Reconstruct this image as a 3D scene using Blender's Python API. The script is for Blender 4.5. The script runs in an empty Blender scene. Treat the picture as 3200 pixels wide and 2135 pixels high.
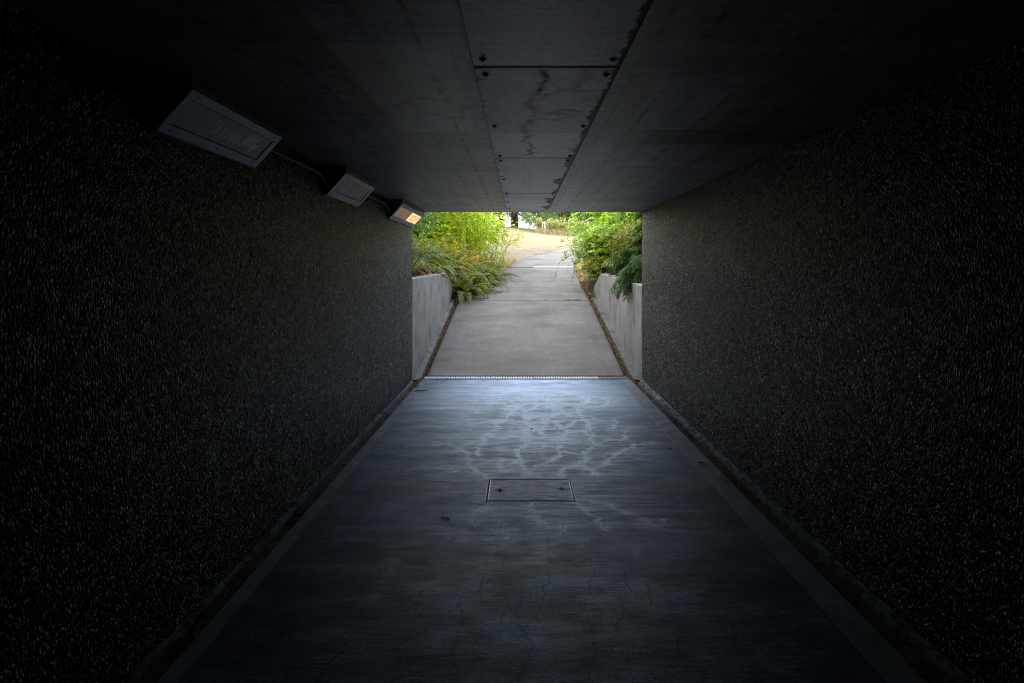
import bpy, bmesh, math, random
import numpy as np
from mathutils import Vector, Matrix
from mathutils.kdtree import KDTree

random.seed(7)
rng = np.random.default_rng(11)
SC = bpy.context.scene
COL = SC.collection
R = math.radians

# ------------------------------------------------------------------ dimensions (metres)
XL, XR = -1.582, 1.794          # tunnel wall faces
ZC = 2.51                       # ceiling
YE = 10.04                      # mouth of the tunnel
YB = -13.0                      # unseen end behind the viewer, closed to block daylight
EYE = 1.69

# ------------------------------------------------------------------ helpers
def tag(o, label=None, cat=None, group=None, kind=None):
    if label: o['label'] = label
    if cat: o['category'] = cat
    if group: o['group'] = group
    if kind: o['kind'] = kind
    return o

def empty(name, loc=(0, 0, 0), rz=0.0):
    o = bpy.data.objects.new(name, None)
    o.empty_display_size = 0.1
    o.location = loc
    o.rotation_euler = (0, 0, rz)
    COL.objects.link(o)
    return o

def mesh_np(name, V, F, mat, parent=None, smooth=False, attrs=None, loc=None):
    V = np.asarray(V, dtype=np.float32).reshape(-1, 3)
    F = np.asarray(F, dtype=np.int32)
    k = F.shape[1]
    me = bpy.data.meshes.new(name)
    me.vertices.add(len(V)); me.vertices.foreach_set('co', V.ravel())
    me.loops.add(F.size); me.loops.foreach_set('vertex_index', F.ravel())
    me.polygons.add(len(F))
    me.polygons.foreach_set('loop_start', np.arange(0, F.size, k, dtype=np.int32))
    me.polygons.foreach_set('loop_total', np.full(len(F), k, dtype=np.int32))
    me.polygons.foreach_set('use_smooth', np.full(len(F), smooth, dtype=bool))
    me.update(calc_edges=True)
    for an, av in (attrs or {}).items():
        a = me.attributes.new(an, 'FLOAT', 'POINT')
        a.data.foreach_set('value', np.asarray(av, dtype=np.float32).ravel())
    me.materials.append(mat)
    o = bpy.data.objects.new(name, me)
    COL.objects.link(o)
    if parent: o.parent = parent
    if loc is not None: o.location = loc
    return o

def bm_obj(name, bm, mat, parent=None, smooth=False, loc=None, bevel=0.0):
    if bevel > 0:
        bmesh.ops.bevel(bm, geom=list(bm.edges), offset=bevel, segments=2, affect='EDGES', profile=0.6)
    bmesh.ops.recalc_face_normals(bm, faces=bm.faces)
    me = bpy.data.meshes.new(name)
    bm.to_mesh(me); bm.free()
    me.materials.append(mat)
    if smooth:
        for p in me.polygons: p.use_smooth = True
    o = bpy.data.objects.new(name, me)
    COL.objects.link(o)
    if parent: o.parent = parent
    if loc is not None: o.location = loc
    return o

def bx(bm, x0, x1, y0, y1, z0, z1):
    vs = [bm.verts.new(p) for p in ((x0,y0,z0),(x1,y0,z0),(x1,y1,z0),(x0,y1,z0),(x0,y0,z1),(x1,y0,z1),(x1,y1,z1),(x0,y1,z1))]
    for f in ((0,3,2,1),(4,5,6,7),(0,1,5,4),(1,2,6,5),(2,3,7,6),(3,0,4,7)):
        bm.faces.new([vs[i] for i in f])
    return vs

def extrude_profile(bm, prof, a0, a1, axis='y'):
    """prof: list of 2-D points; axis y -> (x,z) profile; axis x -> (y,z) profile"""
    def P(p, a): return (p[0], a, p[1]) if axis == 'y' else (a, p[0], p[1])
    A = [bm.verts.new(P(p, a0)) for p in prof]
    B = [bm.verts.new(P(p, a1)) for p in prof]
    n = len(prof)
    for i in range(n):
        j = (i + 1) % n
        bm.faces.new((A[i], A[j], B[j], B[i]))
    bm.faces.new(A); bm.faces.new(list(reversed(B)))

def tube_np(pts, rads, sides=7):
    pts = [Vector(p) for p in pts]
    V, F = [], []
    up = Vector((0.13, 0.21, 0.97))
    for i, p in enumerate(pts):
        d = (pts[min(i+1, len(pts)-1)] - pts[max(i-1, 0)]).normalized()
        a = d.cross(up)
        if a.length < 1e-3: a = d.cross(Vector((1, 0, 0)))
        a.normalize(); b = d.cross(a).normalized()
        for k in range(sides):
            t = 2*math.pi*k/sides
            V.append(p + (a*math.cos(t) + b*math.sin(t))*rads[i])
    for i in range(len(pts)-1):
        for k in range(sides):
            k2 = (k+1) % sides
            F.append((i*sides+k, i*sides+k2, (i+1)*sides+k2, (i+1)*sides+k))
    return [tuple(v) for v in V], F

class Acc:
    """collects quads"""
    def __init__(s): s.V=[]; s.F=[]; s.n=0
    def add(s, V, F):
        V = np.asarray(V, dtype=np.float32).reshape(-1,3); F = np.asarray(F, dtype=np.int64)
        s.V.append(V); s.F.append(F + s.n); s.n += len(V)
    def tube(s, pts, rads, sides=6): s.add(*tube_np(pts, rads, sides))
    def inst(s, T, TF, pos, Y, Z, scale):
        """instances of template T at pos with frame (Y dir, Z approx normal) and scale (n,) or (n,3)"""
        pos = np.asarray(pos, float); Y = np.asarray(Y, float); Z = np.asarray(Z, float)
        Y = Y/np.maximum(np.linalg.norm(Y,axis=1,keepdims=True),1e-6)
        X = np.cross(Y, Z); X /= np.maximum(np.linalg.norm(X,axis=1,keepdims=True),1e-6)
        Z = np.cross(X, Y)
        sc = np.asarray(scale, float)
        if sc.ndim == 1: sc = np.repeat(sc[:,None],3,axis=1)
        T = np.asarray(T, float)
        P = (T[None,:,0,None]*sc[:,None,0,None])*X[:,None,:] + (T[None,:,1,None]*sc[:,None,1,None])*Y[:,None,:] + (T[None,:,2,None]*sc[:,None,2,None])*Z[:,None,:] + pos[:,None,:]
        n, k = P.shape[:2]
        F = np.asarray(TF)[None] + (np.arange(n)*k)[:,None,None]
        s.add(P.reshape(-1,3), F.reshape(-1, np.asarray(TF).shape[1]))
    def obj(s, name, mat, parent=None, smooth=False, loc=None):
        if not s.V: return None
        return mesh_np(name, np.concatenate(s.V), np.concatenate(s.F), mat, parent, smooth, loc=loc)

def copy_thing(src, loc, rz, scale=1.0, label=None):
    c = src.copy(); COL.objects.link(c)
    c.location = loc; c.rotation_euler = (0,0,rz); c.scale = (scale,)*3
    if label: c['label'] = label
    for ch in list(src.children):
        d = ch.copy(); COL.objects.link(d); d.parent = c
        for g in list(ch.children):
            e = g.copy(); COL.objects.link(e); e.parent = d
    return c

# numpy value noise ------------------------------------------------
def vnoise(x, y, seed=0, octaves=1, rough=0.5):
    out = 0.0; amp = 1.0; tot = 0.0
    for o in range(octaves):
        r = np.random.default_rng(seed*101 + o)
        G = r.random((257, 257))
        fx = x*(2**o) + 1000.37; fy = y*(2**o) + 1000.71
        ix = np.floor(fx).astype(int); iy = np.floor(fy).astype(int)
        tx = fx-ix; ty = fy-iy
        tx = tx*tx*(3-2*tx); ty = ty*ty*(3-2*ty)
        a = G[ix%256, iy%256]; b = G[(ix+1)%256, iy%256]; c = G[ix%256,(iy+1)%256]; d = G[(ix+1)%256,(iy+1)%256]
        out = out + amp*((a*(1-tx)+b*tx)*(1-ty) + (c*(1-tx)+d*tx)*ty); tot += amp; amp *= rough
    return out/tot

def sstep(a, b, x):
    t = np.clip((x-a)/(b-a), 0, 1); return t*t*(3-2*t)

def grid(xs, ys, zf):
    X, Y = np.meshgrid(xs, ys)
    Z = zf(X, Y) if callable(zf) else np.full_like(X, zf)
    V = np.stack([X, Y, Z], -1).reshape(-1,3)
    nx, ny = len(xs), len(ys)
    i = np.arange(ny-1)[:,None]*nx + np.arange(nx-1)[None,:]
    F = np.stack([i, i+1, i+1+nx, i+nx], -1).reshape(-1,4)
    return V, F, X.ravel(), Y.ravel()

def fractal(pts, seed, amp=0.10, step=0.004):
    """jitter a polyline and sample it densely"""
    r = random.Random(seed)
    P = [Vector((a,b,0)) for a,b in pts]
    for _ in range(5):
        Q = [P[0]]
        for a, b in zip(P, P[1:]):
            L = (b-a).length
            if L > 0.012:
                n = Vector((-(b-a).y, (b-a).x, 0))
                Q.append((a+b)/2 + n*r.uniform(-amp, amp)*1.6)
            Q.append(b)
        P = Q
    S = []
    for a, b in zip(P, P[1:]):
        k = max(1, int((b-a).length/step))
        for i in range(k): S.append(a.lerp(b, i/k))
    return S

# ------------------------------------------------------------------ materials
def new_mat(name):
    m = bpy.data.materials.new(name); m.use_nodes = True
    nt = m.node_tree; nt.nodes.clear()
    out = nt.nodes.new('ShaderNodeOutputMaterial')
    return m, nt, out

def N(nt, typ, **kw):
    n = nt.nodes.new(typ)
    for k, v in kw.items():
        if k.startswith('i_'): n.inputs[k[2:].replace('_',' ')].default_value = v
        else: setattr(n, k, v)
    return n

def L(nt, a, b): nt.links.new(a, b)

def coords(nt, scale=(1,1,1), which='Object'):
    tc = N(nt, 'ShaderNodeTexCoord'); mp = N(nt, 'ShaderNodeMapping')
    mp.inputs['Scale'].default_value = scale
    L(nt, tc.outputs[which], mp.inputs['Vector'])
    return mp.outputs['Vector']

def ramp(nt, fac, stops):
    r = N(nt, 'ShaderNodeValToRGB')
    e = r.color_ramp.elements
    while len(e) > len(stops): e.remove(e[-1])
    while len(e) < len(stops): e.new(0.5)
    for el, (p, c) in zip(e, stops):
        el.position = p; el.color = (*c, 1) if len(c) == 3 else c
    if fac is not None: L(nt, fac, r.inputs['Fac'])
    return r.outputs['Color']

def mixc(nt, fac, a, b, blend='MIX'):
    m = N(nt, 'ShaderNodeMix'); m.data_type = 'RGBA'; m.blend_type = blend
    for sock, v in ((m.inputs[0], fac), (m.inputs[6], a), (m.inputs[7], b)):
        if isinstance(v, (int, float)): sock.default_value = v
        elif isinstance(v, tuple): sock.default_value = (*v, 1) if len(v) == 3 else v
        else: L(nt, v, sock)
    return m.outputs[2]

def math_n(nt, op, a, b=None, clamp=False):
    m = N(nt, 'ShaderNodeMath', operation=op); m.use_clamp = clamp
    for i, v in enumerate((a, b)):
        if v is None: continue
        if isinstance(v, (int, float)): m.inputs[i].default_value = v
        else: L(nt, v, m.inputs[i])
    return m.outputs[0]

def noise(nt, vec, scale, detail=4, rough=0.55, out='Fac'):
    n = N(nt, 'ShaderNodeTexNoise'); n.inputs['Scale'].default_value = scale
    n.inputs['Detail'].default_value = detail; n.inputs['Roughness'].default_value = rough
    L(nt, vec, n.inputs['Vector']); return n.outputs[out]

def bump(nt, h, strength, dist, normal=None):
    b = N(nt, 'ShaderNodeBump'); b.inputs['Strength'].default_value = strength; b.inputs['Distance'].default_value = dist
    L(nt, h, b.inputs['Height'])
    if normal is not None: L(nt, normal, b.inputs['Normal'])
    return b.outputs['Normal']

def principled(nt, out, col, rough=0.8, normal=None, spec=0.4, metal=0.0):
    p = N(nt, 'ShaderNodeBsdfPrincipled')
    if isinstance(col, tuple): p.inputs['Base Color'].default_value = (*col, 1)
    else: L(nt, col, p.inputs['Base Color'])
    if isinstance(rough, (int, float)): p.inputs['Roughness'].default_value = rough
    else: L(nt, rough, p.inputs['Roughness'])
    p.inputs['Specular IOR Level'].default_value = spec
    p.inputs['Metallic'].default_value = metal
    if normal is not None: L(nt, normal, p.inputs['Normal'])
    L(nt, p.outputs[0], out.inputs['Surface'])
    return p

def attr(nt, name):
    a = N(nt, 'ShaderNodeAttribute'); a.attribute_name = name; return a.outputs['Fac']

def m_simple(name, c1, c2, scale=8, rough=0.8, bs=0.3, bd=0.01, spec=0.3, metal=0.0, vscale=(1,1,1), contrast=(0.35,0.65)):
    m, nt, out = new_mat(name)
    v = coords(nt, vscale)
    n1 = noise(nt, v, scale, 6, 0.62)
    col = ramp(nt, n1, [(contrast[0], c1), (contrast[1], c2)])
    n2 = noise(nt, v, scale*9, 3)
    principled(nt, out, col, rough, bump(nt, n2, bs, bd), spec, metal)
    return m

def m_floor():
    m, nt, out = new_mat('tunnel_slab_concrete')
    v = coords(nt)
    vs = coords(nt, (8, 60, 1))
    streak = noise(nt, vs, 1.0, 5, 0.7)
    fine = noise(nt, v, 170, 3, 0.7)
    blot = noise(nt, v, 5, 5, 0.6)
    base = ramp(nt, math_n(nt, 'ADD', math_n(nt,'MULTIPLY',streak,0.6), math_n(nt,'MULTIPLY',blot,0.4)),
                [(0.38, (0.070,0.115,0.190)), (0.50, (0.165,0.26,0.41)), (0.62, (0.33,0.49,0.76))])
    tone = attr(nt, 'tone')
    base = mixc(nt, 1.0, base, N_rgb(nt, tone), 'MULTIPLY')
    grain = noise(nt, coords(nt,(1,1.6,1)), 48, 4, 0.75)
    base = mixc(nt, 1.0, base, ramp(nt, grain, [(0.36,(0.50,0.50,0.50)),(0.5,(0.95,0.95,0.95)),(0.62,(1.55,1.55,1.55))]), 'MULTIPLY')
    eff = math_n(nt, 'MULTIPLY', attr(nt, 'eff'), math_n(nt, 'ADD', math_n(nt,'MULTIPLY',grain,1.5), 0.22))
    col = mixc(nt, math_n(nt,'MINIMUM',eff,1.0), base, (0.66,0.82,1.0))
    col = mixc(nt, math_n(nt, 'MULTIPLY', ramp(nt, fine, [(0.35,(1,1,1)),(0.6,(0,0,0))]), 0.35), col, (0.03,0.035,0.04))
    col = mixc(nt, attr(nt,'crk'), col, (0.008,0.009,0.010))
    h = math_n(nt, 'ADD', math_n(nt,'MULTIPLY',streak,1.0), math_n(nt,'MULTIPLY',fine,0.6))
    pp = principled(nt, out, col, 0.5, bump(nt, h, 0.5, 0.004), 0.12)
    sp = math_n(nt,'MULTIPLY', math_n(nt,'ADD', 0.07, math_n(nt,'MULTIPLY', math_n(nt,'MINIMUM',eff,1.0), 0.85)), math_n(nt,'SUBTRACT',1.0,attr(nt,'crk')))
    L(nt, sp, pp.inputs['Specular IOR Level']); pp.inputs['Specular Tint'].default_value = (0.42,0.66,1.0,1)
    return m

def N_rgb(nt, val):
    c = N(nt, 'ShaderNodeCombineColor')
    for i in range(3): L(nt, val, c.inputs[i])
    return c.outputs[0]

def m_ceiling():
    m, nt, out = new_mat('board_marked_concrete')
    vs = coords(nt, (30, 2.0, 1)); v = coords(nt)
    grain = noise(nt, coords(nt,(2.2,26,1)), 1.0, 5, 0.65)
    fine = noise(nt, v, 160, 3, 0.7)
    blot = noise(nt, v, 3.0, 5, 0.6)
    base = ramp(nt, math_n(nt,'ADD',math_n(nt,'MULTIPLY',grain,0.45),math_n(nt,'MULTIPLY',blot,0.55)),
                [(0.36,(0.48,0.455,0.425)),(0.5,(0.74,0.70,0.655)),(0.62,(0.95,0.90,0.84))])
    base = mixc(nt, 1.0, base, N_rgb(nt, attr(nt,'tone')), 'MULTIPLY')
    spots = ramp(nt, noise(nt, coords(nt,(10,40,1)), 1.3, 6, 0.75), [(0.30,(1,1,1)),(0.38,(0,0,0))])
    base = mixc(nt, attr(nt,'warm'), base, mixc(nt, 1.0, base, (1.12,0.93,0.72), 'MULTIPLY'))
    gr = noise(nt, v, 40, 4, 0.75)
    base = mixc(nt, 1.0, base, ramp(nt, gr, [(0.36,(0.6,0.6,0.6)),(0.5,(1,1,1)),(0.62,(1.25,1.25,1.25))]), 'MULTIPLY')
    base = mixc(nt, math_n(nt,'MULTIPLY',spots,0.85), base, (0.03,0.03,0.035))
    col = mixc(nt, attr(nt,'dark'), base, (0.014,0.012,0.011))
    col = mixc(nt, attr(nt,'lite'), col, (0.42,0.42,0.42))
    h = math_n(nt,'ADD',math_n(nt,'MULTIPLY',grain,0.8),math_n(nt,'MULTIPLY',fine,0.5))
    pp = principled(nt, out, col, 0.42, bump(nt, h, 0.6, 0.004), 0.12)
    sp = math_n(nt,'MULTIPLY', math_n(nt,'MULTIPLY', math_n(nt,'SUBTRACT',1.0,attr(nt,'dark'),True), math_n(nt,'POWER',attr(nt,'tone'),1.6)), 0.95)
    L(nt, sp, pp.inputs['Specular IOR Level']); pp.inputs['Specular Tint'].default_value = (1.0,0.90,0.80,1)
    return m

def m_aggregate(name, tint=(1,1,1)):
    m, nt, out = new_mat(name)
    tc = N(nt, 'ShaderNodeTexCoord')
    nz = N(nt, 'ShaderNodeTexNoise'); nz.inputs['Scale'].default_value = 26; nz.inputs['Detail'].default_value = 2
    L(nt, tc.outputs['Object'], nz.inputs['Vector'])
    off = N(nt, 'ShaderNodeVectorMath', operation='SCALE'); off.inputs['Scale'].default_value = 0.020
    L(nt, nz.outputs['Color'], off.inputs[0])
    ad = N(nt, 'ShaderNodeVectorMath', operation='ADD'); L(nt, tc.outputs['Object'], ad.inputs[0]); L(nt, off.outputs[0], ad.inputs[1])
    mp = N(nt, 'ShaderNodeMapping'); mp.inputs['Scale'].default_value = (1.0, 1.0, 0.86); L(nt, ad.outputs[0], mp.inputs['Vector'])
    vo = N(nt, 'ShaderNodeTexVoronoi'); vo.inputs['Scale'].default_value = 64; vo.feature = 'F1'
    L(nt, mp.outputs[0], vo.inputs['Vector'])
    vo2 = N(nt, 'ShaderNodeTexVoronoi'); vo2.inputs['Scale'].default_value = 190; L(nt, mp.outputs[0], vo2.inputs['Vector'])
    sep = N(nt, 'ShaderNodeSeparateColor'); L(nt, vo.outputs['Color'], sep.inputs[0])
    cell = sep.outputs[0]; cell2 = sep.outputs[1]
    col = ramp(nt, cell, [(0.0,(0.012*tint[0],0.013*tint[1],0.015*tint[2])),(0.50,(0.030*tint[0],0.032*tint[1],0.037*tint[2])),
                          (0.70,(0.14*tint[0],0.145*tint[1],0.16*tint[2])),(0.86,tuple(min(1,0.66*k) for k in tint)),(1.0,tuple(min(1,0.95*k) for k in tint))])
    d = vo.outputs['Distance']
    gap = ramp(nt, d, [(0.34,(1,1,1)),(0.56,(0.06,0.06,0.065))])  # shade between the pebbles painted into the colour
    col = mixc(nt, 1.0, col, gap, 'MULTIPLY')
    big = ramp(nt, noise(nt, coords(nt,(1.5,1.5,0.7)), 2.2, 5, 0.6), [(0.35,(0.35,0.35,0.35)),(0.65,(0.80,0.80,0.80))])
    col = mixc(nt, 1.0, col, big, 'MULTIPLY')
    cl = ramp(nt, noise(nt, coords(nt,(1,1,0.6)), 30, 5, 0.75), [(0.42,(0.16,0.16,0.16)),(0.52,(0.85,0.85,0.85)),(0.61,(2.6,2.6,2.6))])
    col = mixc(nt, 1.0, col, cl, 'MULTIPLY')
    hgt = math_n(nt,'MULTIPLY', math_n(nt,'SUBTRACT',0.65,d,True), math_n(nt,'ADD',cell2,0.35))
    hgt = math_n(nt,'ADD', hgt, math_n(nt,'MULTIPLY',vo2.outputs['Distance'],-0.12))
    rough = math_n(nt,'ADD', math_n(nt,'MULTIPLY',cell2,0.35), 0.22)
    pp = principled(nt, out, col, rough, bump(nt, hgt, 1.0, 0.030), 0.5)
    L(nt, ramp(nt, cell2, [(0.60,(0.02,)*3),(0.9,(1.0,)*3)]), pp.inputs['Specular IOR Level'])
    return m

def m_leaf(name, ca, cb, cc, transl=0.45, gloss=0.07, tbright=1.5, rough=0.4, nscale=2.0, odd=0.9, codd=None):
    m, nt, out = new_mat(name)
    g = N(nt, 'ShaderNodeNewGeometry')
    big = noise(nt, coords(nt), nscale, 2)
    f = math_n(nt,'ADD', math_n(nt,'MULTIPLY',g.outputs['Random Per Island'],0.65), math_n(nt,'MULTIPLY',big,0.35))
    stops = [(0.12,ca),(0.5,cb),(odd-0.12,cc)]
    if codd: stops.append((odd, codd))
    col = ramp(nt, f, stops)
    d = N(nt,'ShaderNodeBsdfDiffuse'); L(nt, col, d.inputs['Color'])
    t = N(nt,'ShaderNodeBsdfTranslucent')
    tc = mixc(nt, 1.0, col, (tbright*1.15,tbright*1.1,tbright*0.45), 'MULTIPLY'); L(nt, tc, t.inputs['Color'])
    mx = N(nt,'ShaderNodeMixShader'); mx.inputs[0].default_value = transl
    L(nt, d.outputs[0], mx.inputs[1]); L(nt, t.outputs[0], mx.inputs[2])
    gl = N(nt,'ShaderNodeBsdfGlossy'); gl.inputs['Roughness'].default_value = rough; gl.inputs['Color'].default_value = (1,1,1,1)
    mx2 = N(nt,'ShaderNodeMixShader'); mx2.inputs[0].default_value = gloss
    L(nt, mx.outputs[0], mx2.inputs[1]); L(nt, gl.outputs[0], mx2.inputs[2])
    L(nt, mx2.outputs[0], out.inputs['Surface'])
    return m

M = {}
M['floor'] = m_floor()
M['ceil'] = m_ceiling()
M['agg_l'] = m_aggregate('exposed_aggregate_skylit', (1.45,1.65,2.05))  # left wall tint: bluish skylight painted into the stones
M['agg_r'] = m_aggregate('exposed_aggregate_warm', (1.0,0.95,0.82))
M['mortar'] = m_simple('rough_mortar', (0.06,0.067,0.08), (0.22,0.26,0.32), 22, 0.9, 0.8, 0.01, .05, 0, (1,.5,1), (.40,.62))
M['band'] = m_simple('trowelled_edge', (0.12,0.14,0.17), (0.22,0.25,0.30), 6, 0.8, 0.2, 0.003, .15)
M['gutter'] = m_simple('gutter_dirt', (0.02,0.02,0.02), (0.10,0.10,0.10), 16, 0.9, 0.8, 0.01, .1)
M['soil'] = m_simple('soil', (0.045,0.030,0.018), (0.13,0.095,0.06), 9, 0.95, 0.9, 0.03)
M['iron'] = m_simple('dark_iron', (0.02,0.02,0.022), (0.06,0.062,0.07), 30, 0.5, 0.3, 0.002, 0.5, 0.7)
M['frame_iron'] = m_simple('worn_frame_steel', (0.07,0.08,0.10), (0.55,0.60,0.70), 45, 0.45, 0.2, 0.002, 0.5, 0.5)
M['housing'] = m_simple('painted_lamp_housing', (0.10,0.10,0.105), (0.155,0.155,0.16), 12, 0.5, 0.15, 0.002)
M['face'] = m_simple('grey_lamp_face', (0.24,0.24,0.245), (0.38,0.38,0.38), 10, 0.45, 0.15, 0.002, 0.4, 0.0, (1,1,1), (0.3,0.5))
M['conduit'] = m_simple('galvanised_conduit', (0.02,0.02,0.021), (0.06,0.06,0.062), 15, 0.6, 0.1, 0.001, 0.3, 0.0)
M['bark'] = m_simple('bark', (0.025,0.018,0.016), (0.10,0.075,0.065), 6, 0.9, 1.0, 0.06, 0.2, 0.0, (3,3,0.7))
M['twig'] = m_simple('twig_bark', (0.10,0.10,0.04), (0.22,0.19,0.09), 20, 0.8, 0.4, 0.01)
M['rock'] = m_simple('grey_rock', (0.07,0.075,0.08), (0.20,0.205,0.20), 7, 0.85, 0.9, 0.03)
M['white'] = m_simple('petal_white', (0.75,0.74,0.78), (0.85,0.85,0.88), 20, 0.6, 0.1, 0.001)
M['pole'] = m_simple('pole_grey', (0.14,0.15,0.17), (0.2,0.2,0.22), 10, 0.5, 0.1, 0.001)
M['fernstalk'] = m_simple('fern_stalk', (0.16,0.08,0.03), (0.28,0.15,0.06), 10, 0.8, 0.2, 0.002)

def m_path():
    m, nt, out = new_mat('path_concrete')
    v = coords(nt)
    streak = noise(nt, coords(nt,(1.2,14,1)), 1.0, 5, 0.65)
    blot = noise(nt, v, 1.3, 5, 0.6)
    fine = noise(nt, v, 75, 4, 0.8)
    f = math_n(nt,'ADD',math_n(nt,'MULTIPLY',streak,0.25),math_n(nt,'MULTIPLY',blot,0.75))
    col = ramp(nt, f, [(0.34,(0.140,0.132,0.108)),(0.5,(0.215,0.183,0.152)),(0.66,(0.280,0.245,0.210))])
    sp = ramp(nt, fine, [(0.36,(0.45,0.45,0.45)),(0.5,(1,1,1)),(0.62,(1.4,1.4,1.4))])
    col = mixc(nt, 1.0, col, sp, 'MULTIPLY')
    col = mixc(nt, 1.0, col, N_rgb(nt, attr(nt,'tone')), 'MULTIPLY')
    principled(nt, out, col, 0.8, bump(nt, fine, 0.5, 0.006), 0.3)
    return m
M['path'] = m_path()

def m_retain():
    m, nt, out = new_mat('retaining_wall_concrete')
    v = coords(nt)
    stain = noise(nt, coords(nt,(5,5,0.7)), 1.6, 6, 0.65)
    blot = noise(nt, v, 2.5, 5, 0.6)
    fine = noise(nt, v, 90, 4, 0.7)
    f = math_n(nt,'ADD',math_n(nt,'MULTIPLY',stain,0.35),math_n(nt,'MULTIPLY',blot,0.65))
    col = ramp(nt, f, [(0.36,(0.13,0.120,0.105)),(0.5,(0.24,0.222,0.208)),(0.64,(0.31,0.288,0.275))])
    pores = ramp(nt, noise(nt, v, 55, 3, 0.6), [(0.28,(0.55,0.55,0.55)),(0.36,(1,1,1))])
    col = mixc(nt, 1.0, col, pores, 'MULTIPLY')
    principled(nt, out, col, 0.75, bump(nt, fine, 0.35, 0.006), 0.3)
    return m
M['retain'] = m_retain()
M['kerb'] = m_simple('kerb_concrete', (0.09,0.085,0.075), (0.22,0.21,0.195), 5, 0.8, 0.4, 0.006)

def m_ground():
    m, nt, out = new_mat('dry_lawn_ground')
    v = coords(nt)
    a = noise(nt, v, 0.55, 5, 0.6); b = noise(nt, coords(nt,(6,14,6)), 1.0, 5, 0.7); c = noise(nt, v, 40, 4, 0.7)
    dry = ramp(nt, math_n(nt,'ADD',math_n(nt,'MULTIPLY',b,0.5),math_n(nt,'MULTIPLY',c,0.5)), [(0.32,(0.22,0.165,0.10)),(0.5,(0.40,0.31,0.21)),(0.7,(0.56,0.46,0.34))])
    gr = ramp(nt, c, [(0.3,(0.07,0.10,0.025)),(0.7,(0.20,0.24,0.07))])
    mask = ramp(nt, noise(nt, coords(nt,(1.0,1.8,1)), 1.1, 6, 0.72), [(0.57,(0,0,0)),(0.66,(1,1,1))])
    col = mixc(nt, math_n(nt,'MULTIPLY',mask,0.7), dry, gr)
    col = mixc(nt, attr(nt,'soil'), col, ramp(nt, c, [(0.3,(0.035,0.024,0.014)),(0.7,(0.13,0.09,0.05))]))
    principled(nt, out, col, 0.95, bump(nt, c, 0.8, 0.03), 0.1)
    return m
M['ground'] = m_ground()

def m_diffuser(name, lit):
    m, nt, out = new_mat(name)
    v = coords(nt)
    n1 = noise(nt, v, 9, 6, 0.65); n2 = noise(nt, coords(nt,(4,7,4)), 2.0, 5, 0.7)
    f = math_n(nt,'ADD',math_n(nt,'MULTIPLY',n1,0.6),math_n(nt,'MULTIPLY',n2,0.4))
    col = ramp(nt, f, [(0.3,(0.12,0.116,0.112)),(0.5,(0.25,0.243,0.235)),(0.7,(0.42,0.41,0.395))])
    p = principled(nt, out, col, 0.45, None, 0.3)
    if lit:
        e = ramp(nt, f, [(0.3,lit[0]),(0.7,lit[1])])
        L(nt, e, p.inputs['Emission Color']); p.inputs['Emission Strength'].default_value = lit[2]
    return m
M['diff'] = m_diffuser('dirty_diffuser', None)
M['diff_dim'] = m_diffuser('dim_lit_diffuser', ((0.35,0.18,0.12),(0.6,0.30,0.14),0.32))
M['diff_lit'] = m_diffuser('lit_diffuser', ((0.85,0.50,0.18),(1.0,0.74,0.36),1.15))
M['scrib_w'] = m_simple('pale_marker', (0.80,0.88,0.92), (0.90,0.95,0.98), 30, 0.35, 0.0, 0.001, 0.6)
M['scrib_g'] = m_simple('grey_marker', (0.50,0.51,0.52), (0.60,0.61,0.62), 30, 0.35, 0.0, 0.001, 0.6)
M['scrib_k'] = m_simple('black_marker', (0.02,0.02,0.03), (0.05,0.05,0.06), 30, 0.6, 0.0, 0.001)

def m_grate(name, c1, c2):
    return m_simple(name, c1, c2, 25, 0.45, 0.2, 0.001, 0.5, 0.3)
M['grate'] = m_grate('grey_grate', (0.60,0.62,0.68), (0.78,0.80,0.85))
M['grate_rust'] = m_grate('brown_grate', (0.16,0.13,0.14), (0.30,0.26,0.27))
M['void'] = m_simple('channel_shadow', (0.006,0.006,0.007), (0.012,0.012,0.012), 5)

G_ = dict
M['fern'] = m_leaf('fern_leaf', (0.06,0.11,0.015), (0.16,0.235,0.03), (0.30,0.34,0.05), 0.42, 0.05, 1.6, 0.45, 1.2, 0.86, (0.40,0.21,0.05))
M['fern_sunlit'] = m_leaf('fern_leaf_sunlit', (0.24,0.27,0.03), (0.48,0.40,0.06), (0.70,0.45,0.10), 0.42, 0.04, 1.5, 0.45, 1.2, 0.9, (0.55,0.32,0.10))  # sunlit copy of the fern leaf, golden light painted into its colour
M['fern_dead'] = m_leaf('fern_dead', (0.10,0.05,0.02), (0.20,0.10,0.04), (0.32,0.18,0.08), 0.25, 0.02, 1.2)
M['lime'] = m_leaf('lime_leaf', (0.16,0.26,0.012), (0.40,0.50,0.03), (0.64,0.66,0.08), 0.5, 0.06, 1.7, 0.35, 1.0, 0.97, (0.5,0.45,0.15))
M['bramble'] = m_leaf('bramble_leaf', (0.07,0.15,0.022), (0.17,0.30,0.035), (0.36,0.46,0.06), 0.42, 0.10, 1.6, 0.35, 1.3, 0.93, (0.42,0.33,0.06))
M['bramble_y'] = m_leaf('yellowing_bramble_leaf', (0.08,0.14,0.02), (0.22,0.29,0.035), (0.46,0.42,0.06), 0.42, 0.07, 1.5, 0.4, 1.5, 0.84, (0.50,0.30,0.10))
M['ailan'] = m_leaf('pinnate_leaf', (0.14,0.24,0.015), (0.29,0.44,0.03), (0.46,0.58,0.07), 0.48, 0.09, 1.7, 0.32, 0.9, 0.98)
M['dark'] = m_leaf('dark_shrub_leaf', (0.035,0.075,0.015), (0.09,0.16,0.025), (0.20,0.25,0.04), 0.35, 0.08, 1.3, 0.4, 1.5)
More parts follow.
